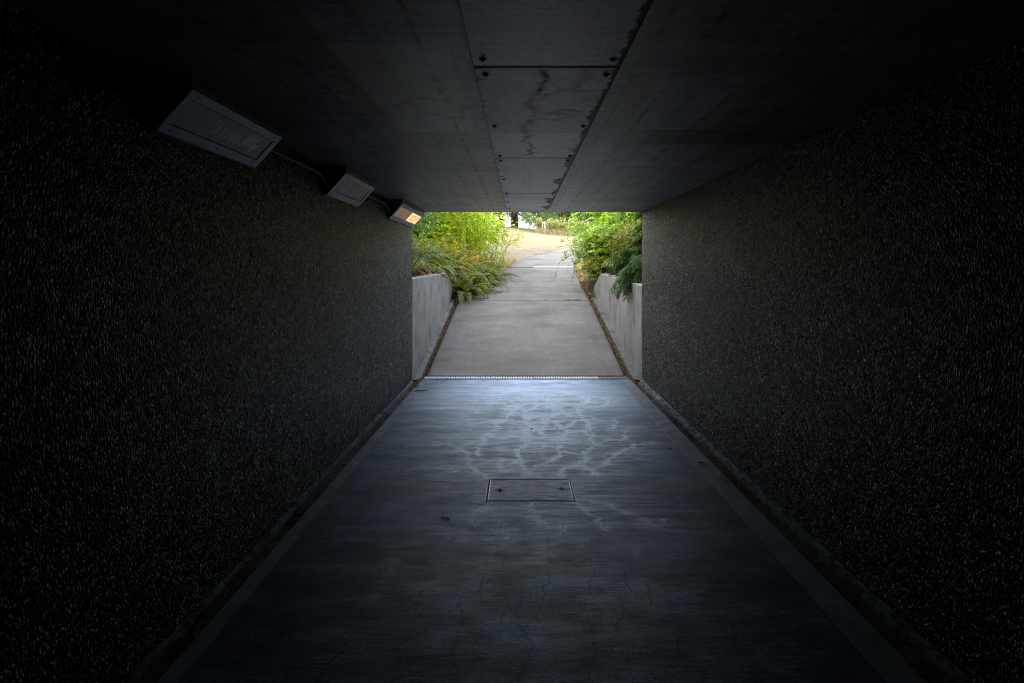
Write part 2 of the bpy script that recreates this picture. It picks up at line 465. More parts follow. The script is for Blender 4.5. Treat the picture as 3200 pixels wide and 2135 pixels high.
M['yew'] = m_leaf('evergreen_needle', (0.015,0.05,0.004), (0.035,0.105,0.008), (0.10,0.20,0.02), 0.25, 0.03, 1.2, 0.45, 1.5)
M['conif'] = m_leaf('cedar_needle', (0.08,0.13,0.05), (0.17,0.26,0.10), (0.32,0.42,0.18), 0.35, 0.03, 1.3, 0.5, 0.6)
M['tree'] = m_leaf('broad_leaf', (0.03,0.08,0.015), (0.08,0.18,0.03), (0.16,0.28,0.06), 0.42, 0.06, 1.5, 0.4, 0.5)
M['seed'] = m_leaf('seed_stalk', (0.42,0.48,0.14), (0.70,0.68,0.36), (0.88,0.72,0.55), 0.4, 0.03, 1.3)
M['stalkleaf'] = m_leaf('stalk_leaf', (0.10,0.17,0.03), (0.26,0.34,0.05), (0.45,0.42,0.10), 0.45, 0.03, 1.5)
M['dry'] = m_leaf('dry_grass', (0.30,0.22,0.13), (0.50,0.39,0.26), (0.66,0.54,0.39), 0.35, 0.02, 1.2, 0.5, 0.8)
M['litter'] = m_leaf('dead_leaf', (0.08,0.045,0.02), (0.22,0.12,0.05), (0.42,0.26,0.11), 0.15, 0.04, 1.0)
M['green_g'] = m_leaf('green_grass', (0.07,0.11,0.02), (0.16,0.21,0.05), (0.30,0.32,0.10), 0.35, 0.03, 1.3)

# ------------------------------------------------------------------ height of the outdoor ground
PY = [-50, 10.3, 10.6, 15.8, 19.0, 22.5, 42, 46, 52, 64, 90, 150, 1500]
PZ = [0, 0.0, 0.035, 0.924, 1.29, 1.69, 3.83, 3.85, 3.55, 4.7, 4.6, 4.3, 4.0]
def prof(y): return np.interp(y, PY, PZ)
LEY = [10.2,15.8,17.5,19,20.7,22.5,23.6,25.8,27.2,29.2,30.7,33,36]
LEX = [-1.42,-1.40,-1.22,-0.95,-0.64,-0.36,-0.32,0.2,0.66,1.45,2.1,4.0,9.0]
REY = [10.2,15.8,19,22.5,25,27,29,31.5,36]
REX = [1.60,1.60,1.66,1.74,2.2,3.1,5.0,9.0,16.0]
def ledge(y): return np.interp(y, LEY, LEX)
def redge(y): return np.interp(y, REY, REX)

def ground_z(x, y):
    x = np.asarray(x, float); y = np.asarray(y, float)
    p = prof(y)
    und = (vnoise(x*0.35, y*0.35, 3, 3)-0.5)*0.25
    le, re = ledge(y), redge(y)
    dl = np.clip(le - x, 0, None); dr = np.clip(x - re, 0, None)
    # banks behind the retaining walls (y 10..17) fading out to the lawn
    wl = 1 - sstep(14.5, 19.5, y); wr = 1 - sstep(15.0, 19.5, y)
    bankL = 1.44 + 0.22*np.clip(-1.7 - x, 0, 12)
    bankR = 1.36 + 0.20*np.clip(x - 1.9, 0, 12) + 0.03*np.clip(y-10,0,5)
    openL = p + 0.10*sstep(0,0.8,dl) + 0.14*np.clip(dl-0.4,0,9)*(1-sstep(20,30,y)) + 0.02*dl
    openR = p + 0.10*sstep(0,0.8,dr) + 0.13*np.clip(dr-0.4,0,9)*(1-sstep(20,30,y))
    zl = wl*np.maximum(bankL, openL) + (1-wl)*openL
    zr = wr*np.maximum(bankR, openR) + (1-wr)*openR
    z = np.where(x < le-0.001, zl + und*sstep(0.3,1.5,dl), np.where(x > re+0.001, zr + und*sstep(0.3,1.5,dr), p-0.05))
    # trench floor beside the slab, inside the retaining walls
    inwL = (y < 16.0) & (x > -1.66) & (x <= le)
    inwR = (y < 16.6) & (x < 1.87) & (x >= re)
    z = np.where(inwL | inwR, p-0.05, z)
    # cross slope of the crest
    z = z - 0.055*np.clip(x+1, -6, 9)*sstep(30, 41, y)*(1-sstep(60,90,y))
    # earth over the tunnel
    z = np.where(y < 10.04, 3.75, z)
    return z

def gz(x, y): return float(ground_z(np.array([x]), np.array([y]))[0])

# ------------------------------------------------------------------ TUNNEL
CRACKS = [
   [(0.236, 9.109), (0.17, 8.557), (0.073, 8.022), (0.06, 7.632), (0.11, 7.316), (0.08, 6.955), (0.069, 6.691), (0.005, 6.389), (-0.01, 6.112), (0.004, 5.858), (0.038, 5.716), (0.037, 5.537)] ,
   [(0.674, 7.55), (0.551, 7.354), (0.454, 7.204), (0.471, 6.955), (0.389, 6.691), (0.349, 6.389), (0.373, 6.275), (0.309, 6.059), (0.216, 5.883), (0.143, 5.786)] ,
   [(0.359, 5.494), (0.35, 5.67), (0.404, 5.763), (0.528, 5.907), (0.573, 6.165), (0.659, 6.36), (0.721, 6.506), (0.724, 6.821), (0.717, 7.167), (0.739, 7.47), (0.686, 7.888), (0.746, 8.355), (0.803, 8.993)] ,
   [(0.61, 5.558), (0.586, 5.716), (0.7, 5.81), (0.76, 5.957), (0.853, 6.112), (0.96, 6.331), (1.1, 6.536)] ,
   [(-0.259, 5.494), (-0.36, 5.625), (-0.424, 5.763), (-0.462, 5.907), (-0.457, 6.112), (-0.506, 6.275), (-0.592, 6.389), (-0.671, 6.567), (-0.908, 6.691)] ,
   [(-0.344, 6.059), (-0.383, 6.22), (-0.357, 6.567), (-0.328, 6.955), (-0.267, 7.095), (-0.201, 7.167), (-0.211, 7.55), (-0.144, 7.801), (-0.054, 8.355), (0.006, 8.88)] ,
   [(-0.152, 5.67), (-0.17, 5.81), (-0.139, 6.008), (-0.199, 6.059)] ,
   [(0.437, 8.993), (0.411, 8.662), (0.421, 8.257), (0.375, 7.715), (0.28, 7.632), (0.231, 7.241), (0.207, 7.024), (0.269, 6.887), (0.183, 6.755)] ,
   [(0.982, 6.691), (1.071, 6.955), (1.146, 7.167)] ,
   [(0.966, 7.167), (1.032, 7.392), (1.047, 7.632)] ,
   [(-0.235, 4.852), (-0.281, 4.754), (-0.315, 4.659), (-0.298, 4.569), (-0.28, 4.468)] ,
   [(0.08, 4.919), (0.066, 4.786), (0.093, 4.69), (0.113, 4.569), (0.154, 4.511), (0.165, 4.371), (0.186, 4.24), (0.175, 4.116), (0.158, 4.045), (0.176, 3.911), (0.146, 3.857), (0.16, 3.745), (0.156, 3.648), (0.123, 3.592), (0.115, 3.469), (0.096, 3.386), (0.096, 3.245)] ,
   [(0.422, 4.989), (0.433, 4.852), (0.453, 4.69), (0.472, 4.659), (0.535, 4.629), (0.534, 4.482), (0.579, 4.371), (0.622, 4.24)] ,
   [(0.498, 4.919), (0.602, 4.902), (0.657, 4.786), (0.753, 4.675), (0.846, 4.569), (0.87, 4.468), (1.004, 4.398)] ,
   [(0.382, 4.057), (0.393, 3.977), (0.401, 3.868), (0.415, 3.785), (0.38, 3.705), (0.374, 3.611), (0.372, 3.503), (0.38, 3.469), (0.449, 3.276), (0.464, 3.158)] ,
   [(-0.415, 4.057), (-0.44, 3.933), (-0.43, 3.805), (-0.441, 3.705), (-0.469, 3.648), (-0.47, 3.592), (-0.523, 3.538), (-0.531, 3.452), (-0.513, 3.337), (-0.518, 3.245)] ,
   [(-0.203, 3.999), (-0.189, 3.911), (-0.194, 3.725), (-0.204, 3.592), (-0.203, 3.503), (-0.192, 3.452)] ,
   [(0.69, 4.069), (0.684, 3.977), (0.711, 3.889), (0.719, 3.785)] ,
   [(-0.445, 4.252), (-0.45, 4.116)] ,
   [(-0.113, 4.426), (-0.09, 4.344), (-0.112, 4.165), (-0.17, 4.022)] ,
   [(0.661, 3.667), (0.663, 3.538), (0.657, 3.418)] ,
   [(-0.299, 3.452), (-0.288, 3.369), (-0.294, 3.26)] ,
   [(-0.055, 3.435), (-0.073, 3.337), (-0.083, 3.245)] ,
   [(-0.799, 5.786), (-0.685, 5.753), (-0.524, 5.656)] ,
   [(0.793, 8.993), (1.101, 8.88), (1.006, 8.355)] ,
   [(-0.741, 3.933), (-0.722, 3.648), (-0.752, 3.503), (-0.743, 3.386)] ,
   [(0.356, 4.214), (0.368, 4.116), (0.382, 4.057)] ,
   [(0.961, 4.569), (0.926, 4.482)] ,
   [(0.329, 4.54), (0.288, 4.398), (0.291, 4.291)] ,
   [(-0.196, 4.165), (-0.133, 4.371), (-0.133, 4.54)] ,
   [(0.565, 3.847), (0.576, 3.686), (0.59, 3.556), (0.639, 3.452)] ,
   [(0.31, 3.469), (0.327, 3.386), (0.315, 3.306)] ,
   [(-0.764, 7.47), (-0.579, 7.392), (-0.406, 7.47), (-0.222, 7.591)] ,
   [(0.471, 7.204), (0.363, 7.47), (0.28, 7.632)] ,
   [(0.471, 6.955), (0.631, 7.059), (0.724, 6.821)] ,
   [(0.069, 6.691), (-0.044, 6.821), (-0.173, 6.755), (-0.328, 6.955)] ,
   [(0.349, 6.389), (0.236, 6.447), (0.096, 6.331), (0.005, 6.389)] ,
   [(0.573, 6.165), (0.451, 6.22), (0.373, 6.275)] ,
   [(0.06, 7.632), (0.209, 7.715), (0.375, 7.715)] ,
   [(0.686, 7.888), (0.532, 7.844), (0.421, 8.257)] ,
   [(0.721, 6.506), (0.854, 6.691), (0.982, 6.691)] ,
   [(1.1, 6.536), (1.173, 6.506), (1.3, 6.598)] ,
   [(-0.139, 6.008), (-0.039, 6.008), (0.004, 5.858)] ,
   [(-0.357, 6.567), (-0.487, 6.629), (-0.592, 6.389)] ,
   [(0.17, 8.557), (0.006, 8.355), (-0.15, 8.161)] ,
   [(0.537, 5.858), (0.568, 5.739), (0.586, 5.716)] ,
]

def stroke_field(V2, strokes, seed0=0):
    """distance of every 2-D point to a set of sampled strokes -> (dist, strength)"""
    S = []
    for i, (pts, st) in enumerate(strokes):
        for s in fractal(pts, seed0+i, 0.12): S.append((s, st))
    kd = KDTree(len(S))
    for i, (s, _) in enumerate(S): kd.insert(s, i)
    kd.balance()
    D = np.empty(len(V2)); T = np.empty(len(V2))
    for i, (x, y) in enumerate(V2):
        _, j, d = kd.find((x, y, 0)); D[i] = d; T[i] = S[j][1]
    return D, T

def build_floor():
    xs = np.concatenate([np.arange(-1.39,-1.0,0.012), np.arange(-1.0, 1.2, 0.006), np.arange(1.2,1.4901,0.012)])
    ys = [YB]
    y = YB
    while y < 10.30:
        y += 0.35 if y < 1.4 else max(0.006, 0.0022*y)
        ys.append(min(y, 10.30))
    V, F, X, Y = grid(xs, np.array(ys), 0.0)
    # hatch opening
    cx = X[F].mean(1); cy = Y[F].mean(1)
    keep = ~((cx > -0.255) & (cx < 0.405) & (cy > 4.925) & (cy < 5.455))
    F = F[keep]
    near = (Y > 1.3)
    D = np.full(len(X), 9.0); T = np.zeros(len(X))
    idx = np.where(near & (np.abs(X) < 1.4))[0]
    strokes = [(c, 1.0) for c in CRACKS]
    r = random.Random(5)
    # weaker extra cracks close to the viewer
    for k in range(9):
        x0 = -1.1 + k*0.27 + r.uniform(-.08,.08); pts = []; yy = 3.3 + r.uniform(-.2,.3)
        for q in range(9):
            pts.append((x0 + r.uniform(-.04,.04), yy)); yy -= r.uniform(.15,.25)
        strokes.append((pts, 0.6))
    d, t = stroke_field(list(zip(X[idx], Y[idx])), strokes)
    D[idx] = d; T[idx] = t
    brk = sstep(0.25, 0.5, vnoise(X*7, Y*7, 21, 2))
    far = sstep(5.3, 6.0, Y)
    crk = np.exp(-(D/0.0048)**2)*(0.55+0.45*brk)*T*(1-0.35*far)
    # irregular halo of pale salts along the cracks, smeared across the path by the broom marks
    DJ = np.maximum(0, D + 0.018*(vnoise(X*38, Y*30, 25, 2)-0.5)*np.minimum(1, D/0.006))
    w = 0.005 + 0.011*sstep(.25,.8,vnoise(X*9, Y*14, 22, 3))*sstep(3.0,5.0,Y)
    halo = 0.95*np.exp(-(DJ/w)**1.8) + 0.55*np.exp(-(D/(0.06))**1.2)*sstep(.45,.7,vnoise(X*7, Y*34, 24, 3))
    region = sstep(3.6, 5.2, Y)*(1-sstep(9.2, 9.9, Y))*(0.12+0.88*np.exp(-((X-0.35)/0.65)**2))
    patchy = 0.55 + 0.9*sstep(0.35,0.75,vnoise(X*3, Y*5, 23, 3))
    eff = 1.7*halo*region*patchy + 0.30*halo*sstep(2.0,3.6,Y)*patchy*(T>.8)
    # secondary net
    warp = 0.13*(vnoise(X*8, Y*8, 31, 5, .7)-0.5)
    warp2 = 0.13*(vnoise(X*8, Y*8, 32, 5, .7)-0.5)
    gx, gy = (X+warp)/0.19, (Y+warp2)/0.20
    rr = np.random.default_rng(9); PX = rr.random((64,64)); PYY = rr.random((64,64))
    f1 = np.full(len(X), 9.0); f2 = np.full(len(X), 9.0)
    ix = np.floor(gx).astype(int); iy = np.floor(gy).astype(int)
    for a in (-1,0,1):
        for b in (-1,0,1):
            px = ix+a+PX[(ix+a)%64,(iy+b)%64]; py = iy+b+PYY[(ix+a)%64,(iy+b)%64]
            dd = np.hypot(px-gx, py-gy)
            f2 = np.minimum(f2, np.maximum(f1, dd)); f1 = np.minimum(f1, dd)
    net = np.exp(-((f2-f1)/(0.03+0.06*vnoise(X*8,Y*8,34,2)))**1.8)
    core = sstep(5.0,5.7,Y)*(1-sstep(9.0,9.7,Y))*np.exp(-((X-0.35)/0.75)**2)
    eff += 0.50*net*core*sstep(0.42,0.66,vnoise(X*2.3, Y*4, 33, 3))
    # broad pale bloom towards the mouth, streaked across
    st = vnoise(X*1.3, Y*24, 41, 3)
    bloom = (0.35*sstep(6.2,8.0,Y)+0.65*sstep(8.02,8.14,Y+0.03*X))*(1-0.45*sstep(9.3,9.9,Y))*np.exp(-((X-0.2)/1.15)**2)
    eff += 0.75*bloom*(0.30+1.0*st)
    cloud = sstep(0.42,0.72,0.55*vnoise(X*4.5,Y*9,42,4)+0.45*vnoise(X*7,Y*26,44,3))
    eff += (0.45*sstep(4.6,7.0,Y)+0.30*sstep(1.8,3.6,Y))*np.exp(-((X-0.15)/0.85)**2)*cloud*(1-0.5*((Y<5.49)&(Y>4.5)))
    smear = vnoise(X*3.0, Y*34, 43, 3)
    eff += 0.34*sstep(0.52,0.72,smear)*sstep(3.2,5.5,Y)*np.exp(-((X-0.3)/0.9)**2)
    cells = np.exp(-((X-0.35)/0.85)**2)*sstep(5.0,5.6,Y)*(1-sstep(8.6,9.6,Y))*(1-net)*(1-np.exp(-(D/0.03)**2)); cells *= 0.15+0.85*sstep(0.35,0.65,vnoise(X*4,Y*9,61,4))
    eff = np.clip(eff*(1-0.75*np.clip(cells,0,1)), 0, 1.0)
    # dark joints across the slab
    tone = 0.45 + 1.1*sstep(0.2,0.8,0.5*vnoise(X*1.5, Y*10, 51, 4)+0.5*vnoise(X*3.0, Y*4.5, 54, 4))
    for yj, wd, am in ((5.53,0.008,0.75),(4.075,0.006,0.6),(4.04,0.005,0.5),(4.11,0.005,0.4),(3.30,0.01,0.4),(7.35,0.006,0.3),(8.6,0.006,.25)):
        jit = 0.010*(vnoise(X*1.1, Y*0+yj, 52, 3)-0.5)+0.012*X*0.4
        crk = np.maximum(crk, am*np.exp(-((Y-yj-jit)/wd)**2)*(0.4+0.6*vnoise(X*2,Y*0+yj,53,2)))
    # darker worn slab beside the cover
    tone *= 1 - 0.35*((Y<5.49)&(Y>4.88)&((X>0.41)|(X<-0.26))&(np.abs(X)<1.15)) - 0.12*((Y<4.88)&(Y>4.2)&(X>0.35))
    tone *= 1 - 0.35*sstep(0.8,1.4,np.abs(X-0.03))  # shade towards both sides painted into the tone
    # light fall-off painted into the tone: pale centre, dark sides
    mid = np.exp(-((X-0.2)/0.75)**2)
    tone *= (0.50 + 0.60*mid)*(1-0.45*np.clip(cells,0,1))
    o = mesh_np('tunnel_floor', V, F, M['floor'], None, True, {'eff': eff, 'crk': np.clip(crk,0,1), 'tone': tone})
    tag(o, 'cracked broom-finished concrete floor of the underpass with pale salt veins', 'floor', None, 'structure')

build_floor()

def lumpy_strip(name, prof_f, y0, y1, mat, dy=0.02, label=None, cat=None, kind=None):
    """prof_f(y) -> list of (x,z)"""
    n = int((y1-y0)/dy)
    V = []; k = None
    for i in range(n+1):
        y = y0 + (y1-y0)*i/n
        P = prof_f(y); k = len(P)
        for (x, z) in P: V.append((x, y, z))
    F = [(i*k+j, i*k+j+1, (i+1)*k+j+1, (i+1)*k+j) for i in range(n) for j in range(k-1)]
    o = mesh_np(name, V, F, mat, None, True)
    if label or kind: tag(o, label, cat, None, kind)
    return o

def nz1(y, s, f): return float(vnoise(np.array([y*f]), np.array([s*7.3]), 60+s, 3)[0]) - 0.5

# trowelled edge bands (3 mm proud of the slab), gutters and mortar fillets
for side in (-1, 1):
    xw = XL if side < 0 else XR
    xb0 = -1.39 if side < 0 else 1.49        # slab edge
    xb1 = -1.475 if side < 0 else 1.655
    V, F, X, Y = grid(np.linspace(xb1, xb0+(-side)*0.004, 5) if side > 0 else np.linspace(xb1, xb0+0.004, 5), np.linspace(YB, 10.29, 200), 0.0045)
    o = mesh_np('edge_band', V, F, M['band'], None, True)
    tag(o, 'smooth trowelled band along the %s edge of the underpass floor' % ('left' if side<0 else 'right'), 'floor band', None, 'structure')
    def gut(y, side=side, xb1=xb1, xw=xw):
        a = xb1; b = xw - side*0.045
        return [(a, 0.0045), (a+side*0.003, -0.012), (a+(b-a)*0.35, -0.018+0.008*nz1(y,3+side,9)), (a+(b-a)*0.7, -0.012+0.014*nz1(y,5+side,14)), (b+side*0.03, 0.0)]
    lumpy_strip('gutter', gut, YB, 10.36, M['gutter'], 0.03, 'shallow dirt-filled gutter along the %s side of the underpass' % ('left' if side<0 else 'right'), 'gutter', 'structure')
    def fil(y, side=side, xw=xw):
        w = (0.024 if side < 0 else 0.050) + 0.034*nz1(y, 9+side, 3.1) + 0.006*nz1(y, 12+side, 31)
        h = (0.032 if side < 0 else 0.040) + 0.035*nz1(y, 15+side, 3.7) + 0.006*nz1(y, 18+side, 27)
        w = max(0.02, w); h = max(0.02, h)
        return [(xw-side*w, -0.012), (xw-side*w*0.92, h*0.35), (xw-side*w*0.55, h*0.8+0.006*nz1(y,30,40)), (xw-side*w*0.2, h), (xw+side*0.01, h*1.1)]
    lumpy_strip('mortar_fillet', fil, YB, 10.02, M['mortar'], 0.018,
                'lumpy pale mortar fillet at the foot of the %s aggregate wall' % ('left' if side<0 else 'right'), 'mortar fillet', 'structure')

# walls of the tunnel
for side in (-1, 1):
    bm = bmesh.new()
    x0, x1 = (XL-0.35, XL) if side < 0 else (XR, XR+0.35)
    bx(bm, x0, x1, YB, YE, -0.3, ZC-0.002)
    o = bm_obj('tunnel_wall', bm, M['agg_l'] if side < 0 else M['agg_r'], bevel=0.008)
    tag(o, 'dark exposed-aggregate pebble wall of the underpass on the side with the wall lamps' if side < 0 else
        'dark exposed-aggregate pebble wall of the underpass on the bare side without lamps', 'wall', None)
bm = bmesh.new(); bx(bm, XL-0.35, XR+0.35, YB-0.4, YB-0.003, -0.3, ZC+0.3)  # unseen wall added to keep daylight from entering behind the viewer
tag(bm_obj('rear_light_block', bm, M['agg_r']), None, None, None, 'structure')

# ceiling ---------------------------------------------------------------
def build_ceiling():
    xs = np.arange(XL-0.02, XR+0.021, 0.013)
    ys = [YB]; y = YB
    while y < YE+0.0:
        y += 0.35 if y < 1.0 else max(0.012, 0.0036*y)
        ys.append(min(y, YE))
    V, F, X, Y = grid(xs, np.array(ys), ZC)
    tone = 0.62 + 0.4*vnoise(X*1.2, Y*1.0, 71, 4)
    board = np.floor((X+0.20)/0.172)
    rb = np.random.default_rng(4).random(64)
    tone *= 0.90 + 0.2*rb[(board.astype(int))%64]
    # repainted rectangles
    def rect(x0,x1,y0,y1,f):
        nonlocal tone
        m = sstep(x0-.006,x0+.006,X)*(1-sstep(x1-.006,x1+.006,X))*sstep(y0-.01,y0+.01,Y)*(1-sstep(y1-.01,y1+.01,Y))
        tone = tone*(1+(f-1)*m)
    rect(-0.72,-0.27,2.50,4.12,1.75); rect(-2,-0.72,0.0,2.5,0.85)
    rect(-0.27,-0.19,2.0,4.15,1.05); rect(-2,-0.27,4.12,9,1.12)
    rect(0.41,3.0,2.6,4.0,0.80); rect(0.62,1.1,2.9,4.05,1.30); rect(0.8,3,4.05,4.55,0.62); rect(0.62,3,4.55,9.9,1.15)
    rect(0.41,0.62,4.12,10,1.25); rect(-1.25,-0.62,8.85,9.08,0.72); rect(-0.62,0.0,8.2,9.9,1.12)
    tone *= 1 - 0.6*sstep(0.7,1.5,np.abs(X-0.1))  # ceiling sides darkened: light fall-off painted into the tone
    dark = np.zeros(len(X)); lite = np.zeros(len(X))
    wob = 0.010*(vnoise(X*0+3, Y*2.2, 72, 3)-0.5)
    for k in range(-9, 12):
        xb = -0.20 + 0.172*k
        if -0.2 < xb < 0.4: continue
        if k == -3 or k == -6: a, l = 0.3, 1.3
        elif k % 2: a, l = 0.9, 0.2
        else: a, l = 0.6, 0.8
        d = np.abs(X - xb - wob)
        n = vnoise(X*0+k, Y*12, 73, 3)
        dark = np.maximum(dark, a*np.exp(-(d/0.009)**2)*sstep(0.35,0.65,n))
        lite = np.maximum(lite, l*0.6*np.exp(-((d-0.006)/0.009)**2)*sstep(0.45,0.7,1-n))
    # cross cracks, smudges
    strokes = [([(-0.62,3.45),(-0.5,3.30),(-0.38,3.34),(-0.30,3.55),(-0.33,3.75),(-0.42,3.80)],0.55),
               ([(-0.50,3.62),(-0.42,3.72),(-0.33,3.76)],0.6),
               ([(-0.62,3.72),(-0.4,3.70),(-0.2,3.74)],0.2), ([(-1.4,2.95),(-0.9,2.9),(-0.28,2.93)],0.12),
               ([(0.45,4.4),(0.9,4.38),(1.4,4.45)],0.2), ([(0.45,3.05),(0.9,3.0)],0.2), ([(-0.6,4.55),(-0.4,4.6),(-0.2,4.52)],0.5),
               ([(-0.45,5.6),(-0.22,5.65)],0.6), ([(-0.4,5.85),(-0.2,5.8)],0.5)]
    idx = np.where((np.abs(X) < 1.2) & (Y > 2.5) & (Y < 6.3))[0]
    D, T = stroke_field(list(zip(X[idx], Y[idx])), strokes, 40)
    w = np.where(T > 0.5, 0.022, 0.006)
    dark[idx] = np.maximum(dark[idx], T*1.2*np.exp(-(D/w)**2)*(0.5+0.5*vnoise(X[idx]*20,Y[idx]*20,75,2)))
    sp = vnoise(X*9, Y*22, 76, 3)
    dark = np.maximum(dark, 0.6*sstep(0.70,0.80,sp)*sstep(4.4,5.2,Y)*(X < -0.15))
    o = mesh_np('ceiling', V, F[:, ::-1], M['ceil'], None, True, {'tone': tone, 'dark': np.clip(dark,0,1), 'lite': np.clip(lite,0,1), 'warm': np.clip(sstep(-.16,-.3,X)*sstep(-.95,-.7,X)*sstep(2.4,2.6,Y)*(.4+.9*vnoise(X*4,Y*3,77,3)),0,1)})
    tag(o, 'board-marked concrete ceiling of the underpass with repainted patches', 'ceiling', None, 'structure')
build_ceiling()

# deck, portal and earth-retaining headwall over the mouth
bm = bmesh.new()
bx(bm, XL-0.60, XR+0.60, YB, YE-0.002, ZC+0.004, ZC+0.55)
tag(bm_obj('bridge_deck', bm, M['retain']), 'concrete deck slab above the underpass', 'bridge deck', None, 'structure')
bm = bmesh.new()
bx(bm, -8, 8, YE+0.0, YE+0.22, ZC+0.012, 4.3)
bx(bm, -8, XL-0.36, YE+0.002, YE+0.22, 0.2, ZC+0.010)
bx(bm, XR+0.36, 8, YE+0.002, YE+0.22, 0.2, ZC+0.010)
tag(bm_obj('portal_headwall', bm, M['retain']), 'concrete headwall around the mouth of the underpass', 'headwall', None, 'structure')

# ceiling panels ----------------------------------------------------------
PX0, PX1 = -0.19, 0.408
pan_y = [(-2.1,0.35),(0.36,2.757),(2.772,5.055),(5.070,7.462),(7.477,9.43)]
pan_lab = ['smooth concrete ceiling panel directly overhead, nearest of the centre strip',
 'plain bluish ceiling panel with black bolts at the top centre of the view',
 'ceiling panel with scribbled dark water stains, darker in its nearer half',
 'pale ceiling panel with a thin branching crack, third of the centre strip',
 'small-looking ceiling panel with frayed black edges just inside the mouth']
for i, (a, b) in enumerate(pan_y):
    t = empty('ceiling_panel', ((PX0+PX1)/2, (a+b)/2, ZC))
    tag(t, pan_lab[i], 'ceiling panel', 'bolted panels along the centre of the ceiling')
    xs = np.arange(PX0+0.004, PX1-0.003, 0.008); ys = np.arange(a, b, 0.014)
    V, F, X, Y = grid(xs, ys, ZC-0.008)
    tone = 1.05 + 0.35*(vnoise(X*2, Y*1.5, 80+i, 4)-0.5)
    if i == 1: tone *= 0.88 - 0.15*(1-sstep(1.4,2.0,Y))
    if i == 2: tone *= np.where(Y < 4.12, 0.72, 1.35)
    if i >= 3: tone *= 1.3
    if i == 4: tone *= np.where(Y < 8.7, 0.92, 1.08)
    dr = PX1 - X; dl = X - PX0; de = np.minimum(Y-a, b-Y)
    nn = vnoise(X*6, Y*28, 90+i, 3)
    wr_ = 0.02 + 0.07*sstep(0.40,0.8,vnoise(X*0, Y*3.0, 91+i, 2))
    dark = 0.95*(dr < wr_*(0.4+1.6*nn))*1.0
    dark = np.maximum(dark, 0.85*(dl < 0.045*sstep(0.45,0.8,nn)*(1 if i != 1 else 0.1)))
    dark = np.maximum(dark, 1.0*np.exp(-(de/0.018)**2))
    strokes = {1: [([(0.0,2.70),(0.35,2.72)],0.3)],
               2: [([(0.09,2.80),(0.10,3.05),(0.085,3.2),(0.06,3.32),(0.05,3.45),(0.08,3.50)],0.9),
                   ([(0.22,2.85),(0.18,2.95),(0.13,3.05)],0.5), ([(0.27,2.82),(0.26,3.0),(0.25,3.12),(0.31,3.15)],0.6),
                   ([(0.09,3.3),(0.13,3.2),(0.20,3.12),(0.27,3.16)],0.7), ([(0.05,3.48),(0.14,3.60),(0.22,3.52),(0.30,3.56)],0.75),
                   ([(0.07,3.66),(0.12,3.74),(0.22,3.75),(0.28,3.66),(0.18,3.6),(0.09,3.64)],0.7),
                   ([(0.06,3.76),(0.03,4.1),(0.035,4.3),(0.07,4.5),(0.06,4.7),(0.04,4.95)],0.9),
                   ([(0.00,4.3),(0.03,4.5),(0.0,4.8)],0.35),([(-0.1,3.25),(0.05,3.28)],0.3),([(0.35,4.3),(0.25,4.8)],0.4),([(0.30,4.6),(0.36,4.75)],0.6)],
               3: [([(0.05,5.2),(0.02,5.5),(0.06,5.8),(0.08,6.1),(0.05,6.5),(0.08,6.9),(0.09,7.4)],0.5),([(0.08,5.9),(0.02,6.1),(-0.05,6.2)],0.3),
                   ([(-0.13,5.1),(-0.14,6.3),(-0.13,7.4)],0.5)],
               4: [([(0.1,7.6),(0.12,8.3)],0.2)]}.get(i)
    if strokes:
        D, T = stroke_field(list(zip(X, Y)), strokes, 60+10*i)
        wdt = np.where(T > 0.55, 0.014+0.026*vnoise(X*13,Y*13,95,3), 0.007)
        dark = np.maximum(dark, np.clip(1.5*T*np.exp(-(D/wdt)**2)*(0.35+0.65*vnoise(X*25,Y*25,96,2)),0,1))
    Vl = V - np.array([t.location.x, t.location.y, t.location.z])
    mesh_np('panel_face', Vl, F[:, ::-1], M['ceil'], t, True, {'tone': tone, 'dark': np.clip(dark,0,1), 'lite': np.zeros(len(X))})
    # dark rim behind the face closes the joint
    bm = bmesh.new()
    bx(bm, PX0-t.location.x, PX1-t.location.x, a-0.006-t.location.y, b+0.006-t.location.y, -0.006, -0.001)
    bm_obj('joint_rim', bm, M['void'], t)
    for by in (a+0.10, (a+b)/2, b-0.10):
        for bxx in (PX0+0.045, PX1-0.045):
            if i == 3 and by == (a+b)/2: pass
            bm = bmesh.new()
            bmesh.ops.create_cone(bm, cap_ends=True, segments=6, radius1=0.009, radius2=0.011, depth=0.010,
                                  matrix=Matrix.Translation((bxx-t.location.x, by-t.location.y, -0.013)))
            bmesh.ops.create_cone(bm, cap_ends=True, segments=12, radius1=0.015, radius2=0.015, depth=0.003,
                                  matrix=Matrix.Translation((bxx-t.location.x, by-t.location.y, -0.0095)))
            bm_obj('bolt', bm, M['iron'], t)

# ------------------------------------------------------------------ wall lamps
def ribbon(acc, pts, w, n):
    """flat ribbon following 3-D pts in the plane with normal n"""
    pts = [Vector(p) for p in pts]; n = Vector(n)
    V = []
    for i, p in enumerate(pts):
        d = (pts[min(i+1,len(pts)-1)] - pts[max(i-1,0)])
        if d.length < 1e-6: d = Vector((0,1,0))
        s = d.normalized().cross(n).normalized()*w/2
        V += [p-s, p+s]
    acc.add([tuple(v) for v in V], [(2*i, 2*i+1, 2*i+3, 2*i+2) for i in range(len(pts)-1)])

def smooth_pts(P, k=6):
    out = []
    for i in range(len(P)-1):
        p0 = Vector(P[max(i-1,0)]); p1 = Vector(P[i]); p2 = Vector(P[i+1]); p3 = Vector(P[min(i+2,len(P)-1)])
        for j in range(k):
            t = j/k
            out.append(0.5*((2*p1)+(p2-p0)*t+(2*p0-5*p1+4*p2-p3)*t*t+(3*p1-p0-3*p2+p3)*t**3))
    out.append(Vector(P[-1])); return out

